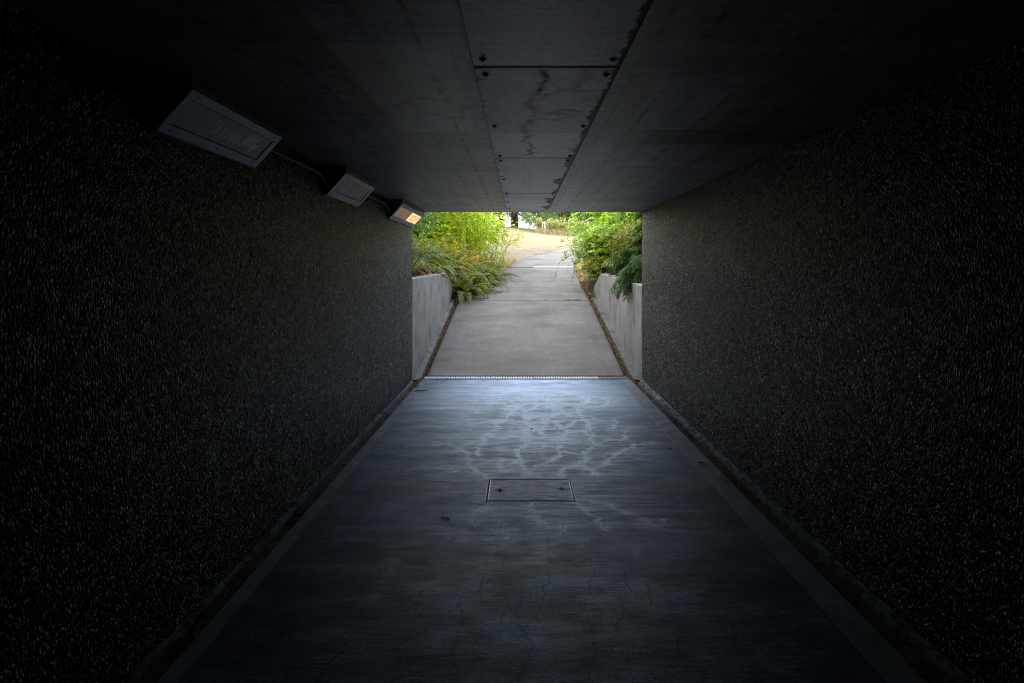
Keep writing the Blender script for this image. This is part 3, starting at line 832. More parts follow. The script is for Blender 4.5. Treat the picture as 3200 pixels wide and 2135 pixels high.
# cross-section seen along the tunnel: origin in the wall / ceiling corner, x away from the wall, z down
A_ = Vector((0.180, -0.045)); B_ = Vector((0.012, -0.232))     # ends of the slanting face
U = (B_ - A_); FL = U.length; U = U.normalized(); NRM = Vector((-U.y, U.x))
if NRM.x < 0: NRM = -NRM

def lamp(y0, y1, diffs, label, scrib):
    t = empty('wall_lamp', (XL, (y0+y1)/2, ZC))
    tag(t, label, 'wall lamp', 'slanted corner lamps along the left wall')
    hl = (y1-y0)/2
    bm = bmesh.new()
    extrude_profile(bm, [(0.002,-0.003),(0.178,-0.003),(0.178,-0.040),(A_.x-0.004,A_.y-0.002),(B_.x-0.002,B_.y+0.004),(0.002,-0.225)], -hl, hl)
    bm_obj('housing', bm, M['housing'], t)
    # rails
    for nm, c in (('upper_rail', A_), ('lower_rail', B_)):
        bm = bmesh.new()
        extrude_profile(bm, [(c.x-0.010,c.y-0.005),(c.x+0.007,c.y-0.005),(c.x+0.007,c.y+0.005),(c.x-0.010,c.y+0.005)], -hl-0.006, hl+0.006)
        bm_obj(nm, bm, M['face'], t)
    def pt(s, y, h):   # s 0..1 down the slope, h height above the face
        q = A_ + U*FL*s + NRM*h
        return (q.x, y, q.y)
    def slab(s0, s1, ya, yb, h0, h1):
        bm = bmesh.new()
        vs = [bm.verts.new(pt(s, y, h)) for h in (h0, h1) for (s, y) in ((s0,ya),(s1,ya),(s1,yb),(s0,yb))]
        for f in ((0,3,2,1),(4,5,6,7),(0,1,5,4),(1,2,6,5),(2,3,7,6),(3,0,4,7)): bm.faces.new([vs[i] for i in f])
        return bm
    bm = slab(0.03, 0.20, -hl+0.004, hl-0.004, -0.002, 0.009)
    fr = bm_obj('face_frame', bm, M['face'], t, bevel=0.0015)
    bm_obj('face_frame', slab(0.78, 0.97, -hl+0.004, hl-0.004, -0.002, 0.009), M['face'], t, bevel=0.0015)
    n = len(diffs); seg = 2*(hl-0.07)/n
    bm_obj('face_frame', slab(0.203, 0.777, -hl+0.004, -hl+0.068, -0.002, 0.0088), M['face'], t)
    bm_obj('face_frame', slab(0.203, 0.777, hl-0.068, hl-0.004, -0.002, 0.0088), M['face'], t)
    for k, dm in enumerate(diffs):
        ya = -hl+0.070+seg*k; yb = ya+seg
        d = bm_obj('diffuser', slab(0.212, 0.768, ya+0.006, yb-0.006, -0.001, 0.004), M[dm], t)
        if k: bm_obj('divider', slab(0.20, 0.78, ya-0.006, ya+0.006, 0, 0.0095), M['iron'], t)
    for si, (mat, wd, polys) in enumerate(scrib):
        acc = Acc()
        for P in polys:
            pp = [Vector(pt(0.21+0.56*v, -hl+0.07+(2*hl-0.14)*u, 0.0055+0.0007*si)) for (u, v) in P]
            ribbon(acc, smooth_pts(pp), wd, (NRM.x, 0, NRM.y))
        acc.obj('marker_scribble', M[mat], t)
    for (u, v) in ((0.08,0.11),(0.92,0.11),(0.08,0.88),(0.92,0.88),(0.5,0.88)):
        bm = bmesh.new()
        c = pt(v, -hl+2*hl*u, 0.010)
        rot = Vector((0,0,1)).rotation_difference(Vector((NRM.x,0,NRM.y))).to_matrix().to_4x4()
        bmesh.ops.create_cone(bm, cap_ends=True, segments=8, radius1=0.006, radius2=0.004, depth=0.004, matrix=Matrix.Translation(c)@rot)
        bm_obj('screw', bm, M['iron'], t)
    return t

def loops(u0, u1, n, v0, v1, seed):
    r = random.Random(seed); P = []
    for i in range(n):
        u = u0+(u1-u0)*i/(n-1)
        P.append((u + r.uniform(-.02,.02), (v0 if i % 2 else v1) + r.uniform(-.08,.08)))
    return P
scr1 = [('scrib_w', 0.008, [[(.68,.80),(.73,.15),(.70,.72),(.76,.18),(.73,.75),(.80,.12),(.77,.66),(.85,.16),(.82,.6)],
                             [(.80,.72),(.86,.45),(.83,.68),(.90,.42),(.86,.75),(.82,.8),(.88,.55),(.93,.6),(.96,.5)]]),
        ('scrib_g', 0.0045, [loops(.30,.66,18,.25,.75,1), loops(.36,.60,12,.35,.85,2), [(.28,.75),(.30,.25),(.36,.2),(.38,.5),(.33,.8)], loops(.42,.66,14,.4,.7,6)])]
scr2 = [('scrib_w', 0.0045, [loops(.50,.86,14,.35,.8,3)]), ('scrib_g', 0.006, [loops(.08,.35,8,.1,.9,4)])]
scr3 = [('scrib_g', 0.007, [loops(.03,.30,10,.05,.9,8)]),
        ('scrib_k', 0.0065, [[(.60,.62),(.62,.22),(.64,.58),(.66,.20)], [(.69,.55),(.68,.30),(.71,.25),(.72,.50),(.70,.58)], [(.73,.22),(.78,.22)],[(.75,.2),(.75,.62),(.73,.7)],
                             [(.79,.60),(.82,.22),(.84,.60)], [(.80,.45),(.84,.45)], [(.86,.62),(.87,.22),(.91,.26),(.90,.42),(.87,.42)],
                             [(.96,.25),(.93,.25),(.93,.60),(.97,.60)],[(.93,.42),(.96,.42)], [(.62,.78),(.72,.74),(.80,.78)]])]
lamp(2.92, 4.03, ['diff'], 'largest nearest slanted lamp, unlit, its grey cover scribbled with pale marker', scr1)
lamp(5.51, 6.60, ['diff'], 'middle slanted lamp, unlit, with a smudged pale cover', scr2)
lamp(8.15, 10.02, ['diff_dim', 'diff_lit'], 'farthest slanted lamp at the mouth, its far half glowing yellow behind black marker', scr3)

for (a, b, lab) in ((4.03, 5.51, 'thin metal conduit running from the largest lamp to the middle lamp'),
                    (6.60, 8.15, 'thin metal conduit running from the middle lamp to the glowing lamp')):
    t = empty('conduit', (XL, a, ZC)); tag(t, lab, 'conduit', 'conduits between the lamps')
    acc = Acc()
    P = [(0.055,-0.004,-0.10),(0.055,(b-a)*0.35,-0.098),(0.050,(b-a)*0.68,-0.095),(0.045,(b-a)*0.82,-0.10),(0.035,(b-a)*0.90,-0.125),(0.035,(b-a)*0.96,-0.155),(0.035,(b-a)+0.004,-0.16)]
    P = smooth_pts(P, 5); acc.tube(P, [0.0095]*len(P), 10); acc.obj('pipe', M['conduit'], t, True)
    for f in (0.3, 0.62):
        acc = Acc(); acc.tube([(0.054,(b-a)*f-0.012,-0.097),(0.054,(b-a)*f+0.012,-0.097)], [0.018,0.018], 10)
        acc.obj('clamp', M['conduit'], t)

# ------------------------------------------------------------------ hatch cover in the floor
t = empty('utility_cover', (0.075, 5.19, 0.0))
tag(t, 'rectangular concrete utility cover with two lifting bars set in the cracked floor', 'utility cover')
ox, oy = t.location.x, t.location.y
bm = bmesh.new(); bx(bm, -0.233-ox, 0.389-ox, 4.943-oy, 5.440-oy, -0.05, 0.0015)
lid = bm_obj('lid', bm, m_simple('cover_concrete', (0.05,0.08,0.12), (0.40,0.52,0.70), 8, 0.5, 0.6, 0.004, 0.15, 0, (1,3,1), (.40,.66)), t, bevel=0.003)
bm = bmesh.new()
for (x0,x1,y0,y1) in ((-0.228,0.385,5.4345,5.4415),(-0.228,0.385,4.9415,4.9475)):
    bm = bmesh.new(); bx(bm, x0-ox, x1-ox, y0-oy, y1-oy, -0.04, 0.003)
    bm_obj('lid_rim', bm, M['band'], t)
for (x0,x1) in ((-0.2345,-0.228),(0.385,0.3915)):
    bm = bmesh.new(); bx(bm, x0-ox, x1-ox, 4.943-oy, 5.440-oy, -0.04, 0.005)
    bm_obj('lid_rim', bm, M['frame_iron'], t)
bm = bmesh.new()
for (x0,x1,y0,y1) in ((-0.258,-0.246,4.93,5.455),(0.400,0.410,4.93,5.455)):
    bx(bm, x0-ox, x1-ox, y0-oy, y1-oy, -0.06, 0.003)
for (x0,x1,y0,y1) in ((-0.246,0.400,5.449,5.457),(-0.246,0.400,4.922,4.930)):
    bx(bm, x0-ox, x1-ox, y0-oy, y1-oy, -0.06, 0.003)
bm_obj('frame', bm, M['iron'], t)
bm = bmesh.new(); bx(bm, -0.27-ox, 0.42-ox, 4.91-oy, 5.47-oy, -0.09, -0.055); bm_obj('pit', bm, M['void'], t)
for hx, hy in ((-0.153,5.175),(0.318,5.207)):
    bm = bmesh.new()
    for w, l in ((0.034,0.010),(0.012,0.034)):
        bx(bm, hx-ox-w, hx-ox+w, hy-oy-l, hy-oy+l, 0.0005+0.0004*(w>0.02), 0.0022+0.0003*(w>0.02))
    rc = bm_obj('handle_recess', bm, M['void'], t)
    acc = Acc(); P = smooth_pts([(hx-ox+0.002,hy-oy-0.024,0.000),(hx-ox,hy-oy-0.018,0.012),(hx-ox,hy-oy,0.017),(hx-ox,hy-oy+0.018,0.012),(hx-ox,hy-oy+0.024,0.0)],4)
    acc.tube(P, [0.0045]*len(P), 8); acc.obj('lifting_bar', M['frame_iron'], t, True)
# saw-cut patches beside the cover
for (x0,x1,ya,yb,lab) in ((-0.345,-0.262,4.88,5.465,'left'),(0.414,0.500,4.90,5.485,'right')):
    bm = bmesh.new(); bx(bm, x0, x1, ya, yb, -0.02, 0.0018)
    tag(bm_obj('mortar_strip', bm, m_simple('mortar_strip_'+lab, (0.13,0.165,0.205),(0.38,0.46,0.56), 7, 0.5, 0.4, 0.004, 0.16, 0, (1,4,1), (.4,.65)), bevel=0.002),
        'smooth patched mortar strip beside the %s edge of the utility cover' % lab, 'mortar strip', None, 'structure')

# ------------------------------------------------------------------ drain grates
def grate(x0, x1, y0, y1, z, slope, mat, label, group, pitch=0.0375):
    t = empty('drain_grate', ((x0+x1)/2, (y0+y1)/2, z)); tag(t, label, 'drain grate', group)
    bm = bmesh.new(); h = (x1-x0)/2; d = (y1-y0)/2
    def bz(xa, xb, ya, yb, z0, z1):
        vs = bx(bm, xa, xb, ya, yb, z0, z1)
        for v in vs: v.co.z += v.co.y*slope
    bz(-h+0.002, h-0.002, -d, -d+0.016, -0.02, 0.006)
    bz(-h+0.002, h-0.002, d-0.016, d, -0.02, 0.006)
    n = max(2, int(round((x1-x0)/pitch)))
    for i in range(n+1):
        c = -h + 2*h*i/n; w = pitch*0.30
        bz(max(-h+0.002,c-w), min(h-0.002,c+w), -d+0.016, d-0.016, -0.02, 0.0058)
    bm_obj('grid_bars', bm, M[mat], t)
    return t
xs_ = [-1.455, -0.62, 0.21, 0.41, 1.20, 1.64]
labs = ['leftmost grey slotted section of the near floor drain', 'second grey slotted section from the left in the near drain',
        'shortest grey slotted section in the near drain', 'pale slotted section of the near drain left of the brown one',
        'brown rusted slotted section at the right end of the near drain']
for i in range(5):
    grate(xs_[i], xs_[i+1], 10.315, 10.495, 0.008, 0.0, 'grate_rust' if i == 4 else 'grate', labs[i], 'sections of the slotted drain at the tunnel mouth')
bm = bmesh.new(); bx(bm, -1.46, 1.645, 10.31, 10.50, -0.12, -0.03)
tag(bm_obj('drain_channel', bm, M['void']), None, None, None, 'structure')
bm = bmesh.new(); bx(bm, -1.47, 1.66, 10.295, 10.312, -0.1, 0.004)
tag(bm_obj('threshold_strip', bm, M['kerb']), None, None, None, 'structure')
xf = [-0.62, 0.42, 0.68+0.1, 1.28, 1.80]
xf = [-0.60, 0.45, 1.05, 1.74]
labs = ['left section of the far slotted drain across the path', 'middle section of the far slotted drain across the path', 'right section of the far slotted drain ending at the dry soil']
for i in range(3):
    grate(xf[i], xf[i+1], 22.40, 22.62, float(prof(22.51))+0.012, 0.11, 'grate' if i else 'grate_rust', labs[i], 'sections of the slotted drain up the path', 0.05)

# ------------------------------------------------------------------ path slabs
def slab_part(ya, yb, acc, tones):
    nY = max(2, int((yb-ya)/0.12)); nX = 40
    ys = np.linspace(ya, yb, nY); 
    V = []; 
    for y in ys:
        a, b = float(ledge(y)), float(redge(y))
        for k in range(nX):
            u = k/(nX-1); x = a + (b-a)*u
            z = float(prof(y)) + 0.004
            V.append((x, y, z))
            e = min(u, 1-u)*(b-a)
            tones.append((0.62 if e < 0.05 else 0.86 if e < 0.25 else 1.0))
    # skirts
    F = [(i*nX+j, i*nX+j+1, (i+1)*nX+j+1, (i+1)*nX+j) for i in range(nY-1) for j in range(nX-1)]
    acc.add(V, F)
    for row in (0, nY-1):
        base = [V[row*nX+j] for j in range(nX)]
        low = [(x, y, z-0.12) for (x,y,z) in base]
        acc.add(base+low, [(j, j+1, nX+j+1, nX+j) for j in range(nX-1)]); tones += [0.35]*(2*nX)
    for colm in (0, nX-1):
        base = [V[i*nX+colm] for i in range(nY)]
        low = [(x, y, z-0.12) for (x,y,z) in base]
        acc.add(base+low, [(i, i+1, nY+i+1, nY+i) for i in range(nY-1)]); tones += [0.5]*(2*nY)
for nm, (ya, yb), shade in (('path', (10.498, 15.79), .92), ('path', (15.815, 18.99), 1.05), ('path', (19.005, 22.39), 1.08), ('path', (22.63, 35.5), 1.25)):
    acc = Acc(); tn = []
    slab_part(ya, yb, acc, tn)
    V = np.concatenate(acc.V); F = np.concatenate(acc.F)
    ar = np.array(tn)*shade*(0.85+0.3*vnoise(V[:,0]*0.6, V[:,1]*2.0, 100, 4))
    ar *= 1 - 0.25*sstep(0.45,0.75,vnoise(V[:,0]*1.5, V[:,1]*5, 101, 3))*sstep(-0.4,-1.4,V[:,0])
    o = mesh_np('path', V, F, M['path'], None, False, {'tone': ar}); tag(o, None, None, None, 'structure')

# kerbs and grooves beside the ramp
for side in (-1, 1):
    x0, x1 = ((XL+0.001, -1.505) if side < 0 else (1.700, XR-0.001))
    bm = bmesh.new()
    n = 30; ya = 10.10; yb = 15.9 if side < 0 else 16.4
    P = []
    for i in range(n+1):
        y = ya+(yb-ya)*i/n; z = float(prof(y))
        P.append([bm.verts.new((x0,y,z+0.035)), bm.verts.new((x1,y,z+0.022)), bm.verts.new((x1,y,z-0.2)), bm.verts.new((x0,y,z-0.2))])
    for a, b in zip(P, P[1:]):
        for k in range(4): bm.faces.new((a[k], a[(k+1)%4], b[(k+1)%4], b[k]))
    bm.faces.new(P[0]); bm.faces.new(list(reversed(P[-1])))
    tag(bm_obj('kerb', bm, M['kerb'], bevel=0.0), 'narrow concrete kerb at the foot of the %s retaining wall' % ('left' if side<0 else 'right'), 'kerb', None, 'structure')

# retaining walls
def ret_wall(profile_top, x0, x1, label):
    bm = bmesh.new()
    ys = [p[0] for p in profile_top]
    bot = [(y, float(prof(y))-0.25) for y in reversed(ys)]
    extrude_profile(bm, profile_top + bot, x0, x1, 'x')
    o = bm_obj('retaining_wall', bm, M['retain'])
    md = o.modifiers.new('bevel', 'BEVEL'); md.width = 0.012; md.segments = 2; md.angle_limit = R(25)
    tag(o, label, 'retaining wall')
top_l = [(10.045,1.52),(11.5,1.535),(13.0,1.555),(14.6,1.575),(14.85,1.555),(15.1,1.49),(15.45,1.40),(15.78,1.28),(16.1,1.17),(16.37,1.06),(16.5,0.93)]
top_r = [(10.045,1.42),(12.7,1.49),(14.3,1.53),(15.15,1.555),(15.4,1.51),(15.7,1.44),(16.0,1.364),(16.5,1.23),(16.95,1.10),(17.1,0.98)]
ret_wall(top_l, XL-0.20, XL, 'grey concrete retaining wall under the ferns with a rounded end')
ret_wall(top_r, XR, XR+0.20, 'grey concrete retaining wall under the dark evergreen with a sloping end')

# ------------------------------------------------------------------ terrain
xs = np.unique(np.round(np.concatenate([np.linspace(-900,-60,12), np.linspace(-60,-12,17), np.linspace(-12,-3,31), np.arange(-3,-1.8,0.1), [-1.76,-1.74,-1.665,-1.66], np.arange(-1.6,1.85,0.1),
      [1.865,1.87,1.90,1.93], np.arange(2.0,4,0.1), np.linspace(4,12,27), np.linspace(12,60,17), np.linspace(60,900,12)]),4))
ys = np.unique(np.round(np.concatenate([[-80,-40,-10,5,9,10.03,10.045], np.arange(10.3,24,0.12), np.arange(24,48,0.25), np.linspace(48,100,50), np.linspace(110,400,12), [700,1400]]),4))
V, F, X, Y = grid(xs, ys, ground_z)
_cx = X[F].mean(1); _cy = Y[F].mean(1)
F = F[~((_cy > 10.03) & (_cy < 10.045) & (_cx > -8) & (_cx < 8))]
soil = np.clip(1 - sstep(20.0, 22.5, Y + 0.8*(vnoise(X,Y,5,2)-.5)) , 0, 1)
soil = np.maximum(soil, 0.0)
o = mesh_np('ground', V, F, M['ground'], None, True, {'soil': soil}); tag(o, None, None, None, 'structure')

# pale sunlit road beyond the crest
def m_pale():
    return m_simple('pale_road', (0.60,0.55,0.50), (0.78,0.74,0.70), 0.4, 0.8, 0.3, 0.02)
V, F, X, Y = grid(np.linspace(-60,40,80), np.linspace(52,92,30), lambda a,b: ground_z(a,b)+0.02)
tag(mesh_np('road', V, F, m_pale(), None, True), None, None, None, 'structure')

# ------------------------------------------------------------------ VEGETATION
LEAF = ([(0,0,0),(0.5,0.42,0.10),(0,1,-0.10),(-0.5,0.42,0.10),(0,0.5,0)], [(0,1,2,4),(0,4,2,3)])
BLADE = ([(-0.5,0,0),(0.5,0,0),(0.28,0.6,0.03),(-0.28,0.6,0.03),(0.05,1,0),(-0.05,1,0)], [(0,1,2,3),(3,2,4,5)])
PINNA = ([(0,-0.02,0),(0.5,0.22,0.03),(0,1,-0.12),(-0.5,0.22,0.03)], [(0,1,2,3)])
DIAM = ([(0,0,0),(0.5,0.5,0.02),(0,1,0),(-0.5,0.5,-0.02)], [(0,1,2,3)])

class Bag:
    def __init__(s): s.p=[]; s.y=[]; s.z=[]; s.s=[]
    def put(s, p, y, z, sc): s.p.append(tuple(p)); s.y.append(tuple(y)); s.z.append(tuple(z)); s.s.append(sc)
    def into(s, acc, T):
        if s.p: acc.inst(T[0], T[1], s.p, s.y, s.z, np.array(s.s))

def rv(r, a=1.0): return Vector((r.gauss(0,a), r.gauss(0,a), r.gauss(0,a)))

def cane(r, base, az, H, S, droop, n=12, wob=0.03):
    """arching stem: rises to H and reaches out S"""
    d = Vector((math.cos(az), math.sin(az), 0)); P = []
    for i in range(n):
        t = i/(n-1)
        z = H*(math.sin(t*math.pi/2*(1+droop)))
        P.append(Vector(base) + d*S*(t**1.15) + Vector((0,0,z)) + rv(r, wob*t))
    return P

def cane_frame(P, t):
    f = t*(len(P)-1); i = min(int(f), len(P)-2); u = f-i
    return P[i].lerp(P[i+1], u), (P[i+1]-P[i]).normalized()

def put_leaf(bag, r, p, out, size, wr=0.55, updir=0.8, jit=0.35):
    y = (out + rv(r, jit)).normalized()
    z = (Vector((0,0,1))*updir + rv(r, 0.35)).normalized()
    s = size*r.uniform(0.7,1.2)
    bag.put(p, y, z, (s*wr, s, s))

def put_tri(bag, r, p, out, size):
    out = (out + rv(r, .3)).normalized()
    z = (Vector((0,0,1)) + rv(r, 0.4)).normalized()
    side = out.cross(z).normalized()
    s = size*r.uniform(.75,1.2)
    q = p + out*s*0.3
    for d, k in ((out,1.0),((out*0.35+side).normalized(),.8),((out*0.35-side).normalized(),.8)):
        bag.put(q, d, z, (s*k*0.72, s*k, s*k))

def put_pinnate(bag, stems, r, p, out, Lr, npair, lsz, droop=0.5):
    out = out.normalized(); P = [Vector(p)]; d = out.copy()
    for i in range(8):
        d = (d + Vector((0,0,-droop/8)) + rv(r,0.02)).normalized(); P.append(P[-1]+d*Lr/8)
    stems.tube(P, [0.0035*(1-0.6*i/8) for i in range(9)], 4)
    for k in range(npair):
        t = 0.16+0.82*k/(npair-1)
        q, dr = cane_frame(P, t)
        up = Vector((0,0,1)); side = dr.cross(up).normalized(); nrm = side.cross(dr).normalized()
        if nrm.z < 0: nrm = -nrm
        sz = lsz*(0.65+0.5*math.sin(math.pi*min(t*1.05,1)))*r.uniform(.85,1.1)
        for sg in (-1,1):
            y = (side*sg + dr*0.45 + Vector((0,0,-0.35)) + rv(r,.10)).normalized()
            bag.put(q, y, (nrm+rv(r,.15)).normalized(), (sz*0.36, sz, sz))
    bag.put(P[-1], d, Vector((0,0,1)), (lsz*.36, lsz, lsz))

def make_shrub(name, label, cat, loc, spec, mat, seed, group=None, rz=0, extra=None):
    r = random.Random(seed)
    t = empty(name, loc, rz); tag(t, label, cat, group)
    stems = Acc(); bag = Bag()
    kind = spec['kind']
    for c in range(spec['n']):
        a0, a1 = spec.get('az', (0, 2*math.pi))
        az = r.uniform(a0, a1)
        H = spec['H']*r.uniform(.55,1.05); S = spec['S']*(r.random()**0.6)
        b = Vector((r.gauss(0, spec.get('foot', .15)), r.gauss(0, spec.get('foot', .15)), -0.05))
        P = cane(r, b, az, H, S, spec.get('droop', .3), 12, spec.get('wob',.05))
        rr = spec.get('rad', .007)
        stems.tube(P, [rr*(1-0.8*i/11) for i in range(12)], 5)
        for k in range(spec['tw']):
            tt = r.uniform(spec.get('t0', .2), 1.0)
            p, d = cane_frame(P, tt)
            out = (d*0.5 + rv(r, .7)).normalized(); out.z = out.z*0.5 + spec.get('lift', .1); out.normalize()
            if kind == 'pinnate':
                put_pinnate(bag, stems, r, p, out, spec['lr']*r.uniform(.6,1.1), spec['pairs'], spec['ls'], spec.get('ldroop', .5))
            else:
                Lt = spec['lt']*r.uniform(.5,1.2)
                e = p + out*Lt; mid = p.lerp(e,.5)+Vector((0,0,-Lt*.05)); stems.tube([p, mid, e], [.003,.0025,.0015], 3)
                for q in range(spec['lv']):
                    u = (q+r.random())/spec['lv']; pp = p.lerp(e, u)
                    o2 = (out*0.6 + rv(r,.7)).normalized()
                    if kind == 'tri': put_tri(bag, r, pp, o2, spec['ls'])
                    else: put_leaf(bag, r, pp, o2, spec['ls'], spec.get('wr', .55), spec.get('up', .8))
    f = Acc(); bag.into(f, LEAF)
    nf = spec.get('fill', 0)
    if nf:
        g = np.random.default_rng(seed); S_, H_ = spec['S'], spec['H']
        d = g.normal(size=(nf,3)); d /= np.linalg.norm(d,axis=1,keepdims=True); q = g.random(nf)**.45
        c = np.column_stack([d[:,0]*S_*.85*q, d[:,1]*S_*.85*q, H_*.5+d[:,2]*H_*.48*q])
        c[:,:2] *= (0.55+0.45*np.clip(c[:,2]/(H_*.6),0,1))[:,None]
        keep = vnoise(c[:,0]*2.2+seed, c[:,1]*2.2+c[:,2]*2.6, 400+seed%50, 2) > spec.get('thin', .40); c = c[keep]
        k = 6; P = np.repeat(c,k,axis=0)+g.normal(0,spec['ls']*.75,(len(c)*k,3)); m = len(P)
        Yd = g.normal(size=(m,3))*[1,1,.5]+np.repeat(d[keep],k,axis=0)*.5+[0,0,-.25]; Zd = g.normal(0,.5,(m,3))+[0,0,.9]
        sz = spec['ls']*g.uniform(.65,1.15,m); wr = spec.get('wr', .6 if kind != 'tri' else .75)
        f.inst(LEAF[0], LEAF[1], P, Yd, Zd, np.column_stack([sz*wr, sz, sz]))
    f.obj('foliage', mat, t); stems.obj('stems', M['twig'], t, True)
    return t

def make_fern(name, label, loc, seed, n=34, Lf=0.95, mat='fern', group=None, dead=5):
    r = random.Random(seed)
    t = empty(name, loc, 0); tag(t, label, 'fern', group)
    live = Bag(); deadb = Bag(); st = Acc(); std = Acc()
    for k in range(n+dead):
        isd = k >= n
        az = 2*math.pi*k/n*1.618*4 + r.uniform(-.3,.3)
        el = R(r.uniform(40, 85)) if not isd else R(r.uniform(5,30))
        Lx = Lf*r.uniform(.65,1.1)
        d = Vector((math.cos(az)*math.cos(el), math.sin(az)*math.cos(el), math.sin(el)))
        P = [Vector((r.gauss(0,.05), r.gauss(0,.05), 0.0))]
        m = 14; curl = r.uniform(1.9, 3.3) if not isd else 1.2
        for i in range(m):
            d = (d + Vector((0,0,-curl/m*(0.4+1.1*i/m))) + rv(r,.012)).normalized()
            P.append(P[-1] + d*Lx/m)
        P = [Vector((p.x,p.y,max(p.z,-0.30))) for p in P]
        (std if isd else st).tube(P, [0.005*(1-0.75*i/m) for i in range(m+1)], 4)
        NP = 30; bag = deadb if isd else live
        tw = r.uniform(-.5,.5)
        for q in range(NP):
            u = 0.10+0.89*q/(NP-1)
            p, dr = cane_frame(P, u)
            up = Vector((0,0,1)); side = dr.cross(up)
            if side.length < .05: side = Vector((1,0,0))
            side.normalize(); nrm = side.cross(dr).normalized()
            side = (side*math.cos(tw)+nrm*math.sin(tw)).normalized(); nrm = side.cross(dr).normalized()
            w = 0.125*Lf*(min(1,(u-.03)*5))*(1-u**2.2)*r.uniform(.85,1.1)+0.008
            for sg in (-1,1):
                y = (side*sg + dr*0.35 + (rv(r,.35) if isd else rv(r,.06)) + Vector((0,0,-.12))).normalized()
                bag.put(p, y, nrm, (0.023*Lf*(1.3 if w>.05 else 1), w, w))
    f = Acc(); live.into(f, PINNA); f.obj('fronds', M[mat], t)
    f = Acc(); deadb.into(f, PINNA); f.obj('dead_fronds', M['fern_dead'], t)
    st.add(np.concatenate(std.V), np.concatenate(std.F)) if std.V else None
    st.obj('stalks', M['fernstalk'], t)
    return t

def make_yew(name, label, loc, seed, n=26, S=0.75, H=1.1, droopv=1.2, az=(0,2*math.pi), dens=26, sub=11, mat='yew', trunk=True, hang=0.9, nl=0.045):
    """dense evergreen with flat drooping sprays"""
    r = random.Random(seed); t = empty(name, loc); tag(t, label, 'evergreen shrub')
    st = Acc(); bag = Bag()
    if trunk: st.tube([(0,0,-.1),(0.02,0,H*.5),(0,0.03,H)], [.045,.03,.01], 7)
    for k in range(n):
        a = r.uniform(*az); z0 = H*r.uniform(.02,1.0); Lb = S*r.uniform(.6,1.1)*(1-0.45*z0/H)
        d = Vector((math.cos(a), math.sin(a), r.uniform(-.1,.6))).normalized()
        P = [Vector((0,0,z0))]
        for i in range(10):
            d = (d + Vector((0,0,-hang/10)) + rv(r,.03)).normalized(); P.append(P[-1]+d*Lb/10)
        st.tube(P, [.010*(1-.08*i) for i in range(11)], 4)
        for q in range(dens):
            u = .12+.88*q/(dens-1); p, dr = cane_frame(P, u)
            side = dr.cross(Vector((0,0,1))).normalized()*(1 if q % 2 else -1)
            y = (side + dr*.6 + rv(r,.18)+Vector((0,0,-.15))).normalized(); Ls = 0.22*S/.75*(1-u*.6)*r.uniform(.6,1.1)
            nrm = y.cross(dr).normalized()
            for s2 in range(sub):
                v = (s2+.5)/sub; pp = p + y*Ls*v + Vector((0,0,-.25*Ls*v*v))
                for sg in (-1,1):
                    yy = (dr*sg*.8 + y*.8 + rv(r,.25)).normalized()
                    bag.put(pp, yy, (nrm+rv(r,.3)).normalized(), (nl*.32, nl*r.uniform(.7,1.2), nl))
    f = Acc(); bag.into(f, DIAM); f.obj('foliage', M[mat], t); st.obj('branches', M['twig'], t, True)
    return t

def make_broadleaf(name, label, loc, seed, H, crown, nleaf, ls, trunk_r=.2, group=None, mat='tree', squash=0.8, low=0.25):
    r = random.Random(seed); t = empty(name, loc); tag(t, label, 'tree', group)
    tr = Acc(); bag = Bag(); zc = H - crown*squash
    tr.tube([(0,0,-.3),(0.05,0.02,H*.25),(-.05,.08,H*.5),(0.05,0,H*.8)], [trunk_r*1.25,trunk_r,trunk_r*.7,trunk_r*.2], 10)
    lobes = []
    for k in range(26):
        a = r.uniform(0,2*math.pi); e = math.asin(r.uniform(-.75,1)); q = r.uniform(.45,1.0)
        c = Vector((math.cos(a)*math.cos(e)*crown*q, math.sin(a)*math.cos(e)*crown*q, zc+math.sin(e)*crown*squash*q))
        lobes.append((c, crown*r.uniform(.22,.42)))
        m = Vector((0,0,H*r.uniform(.25,.6)))
        tr.tube([m, m.lerp(c,.5)+rv(r,.1), c], [trunk_r*.32, trunk_r*.18, trunk_r*.05], 5)
    per = nleaf//len(lobes)
    for c, rad in lobes:
        for _ in range(per):
            v = rv(r).normalized()*rad*(r.random()**.4); v.z *= .75
            put_leaf(bag, r, c+v, (v.normalized()+Vector((0,0,-.3))), ls, .6, .7, .6)
    f = Acc(); bag.into(f, LEAF); f.obj('crown', M[mat], t); tr.obj('trunk', M['bark'], t, True)
    return t

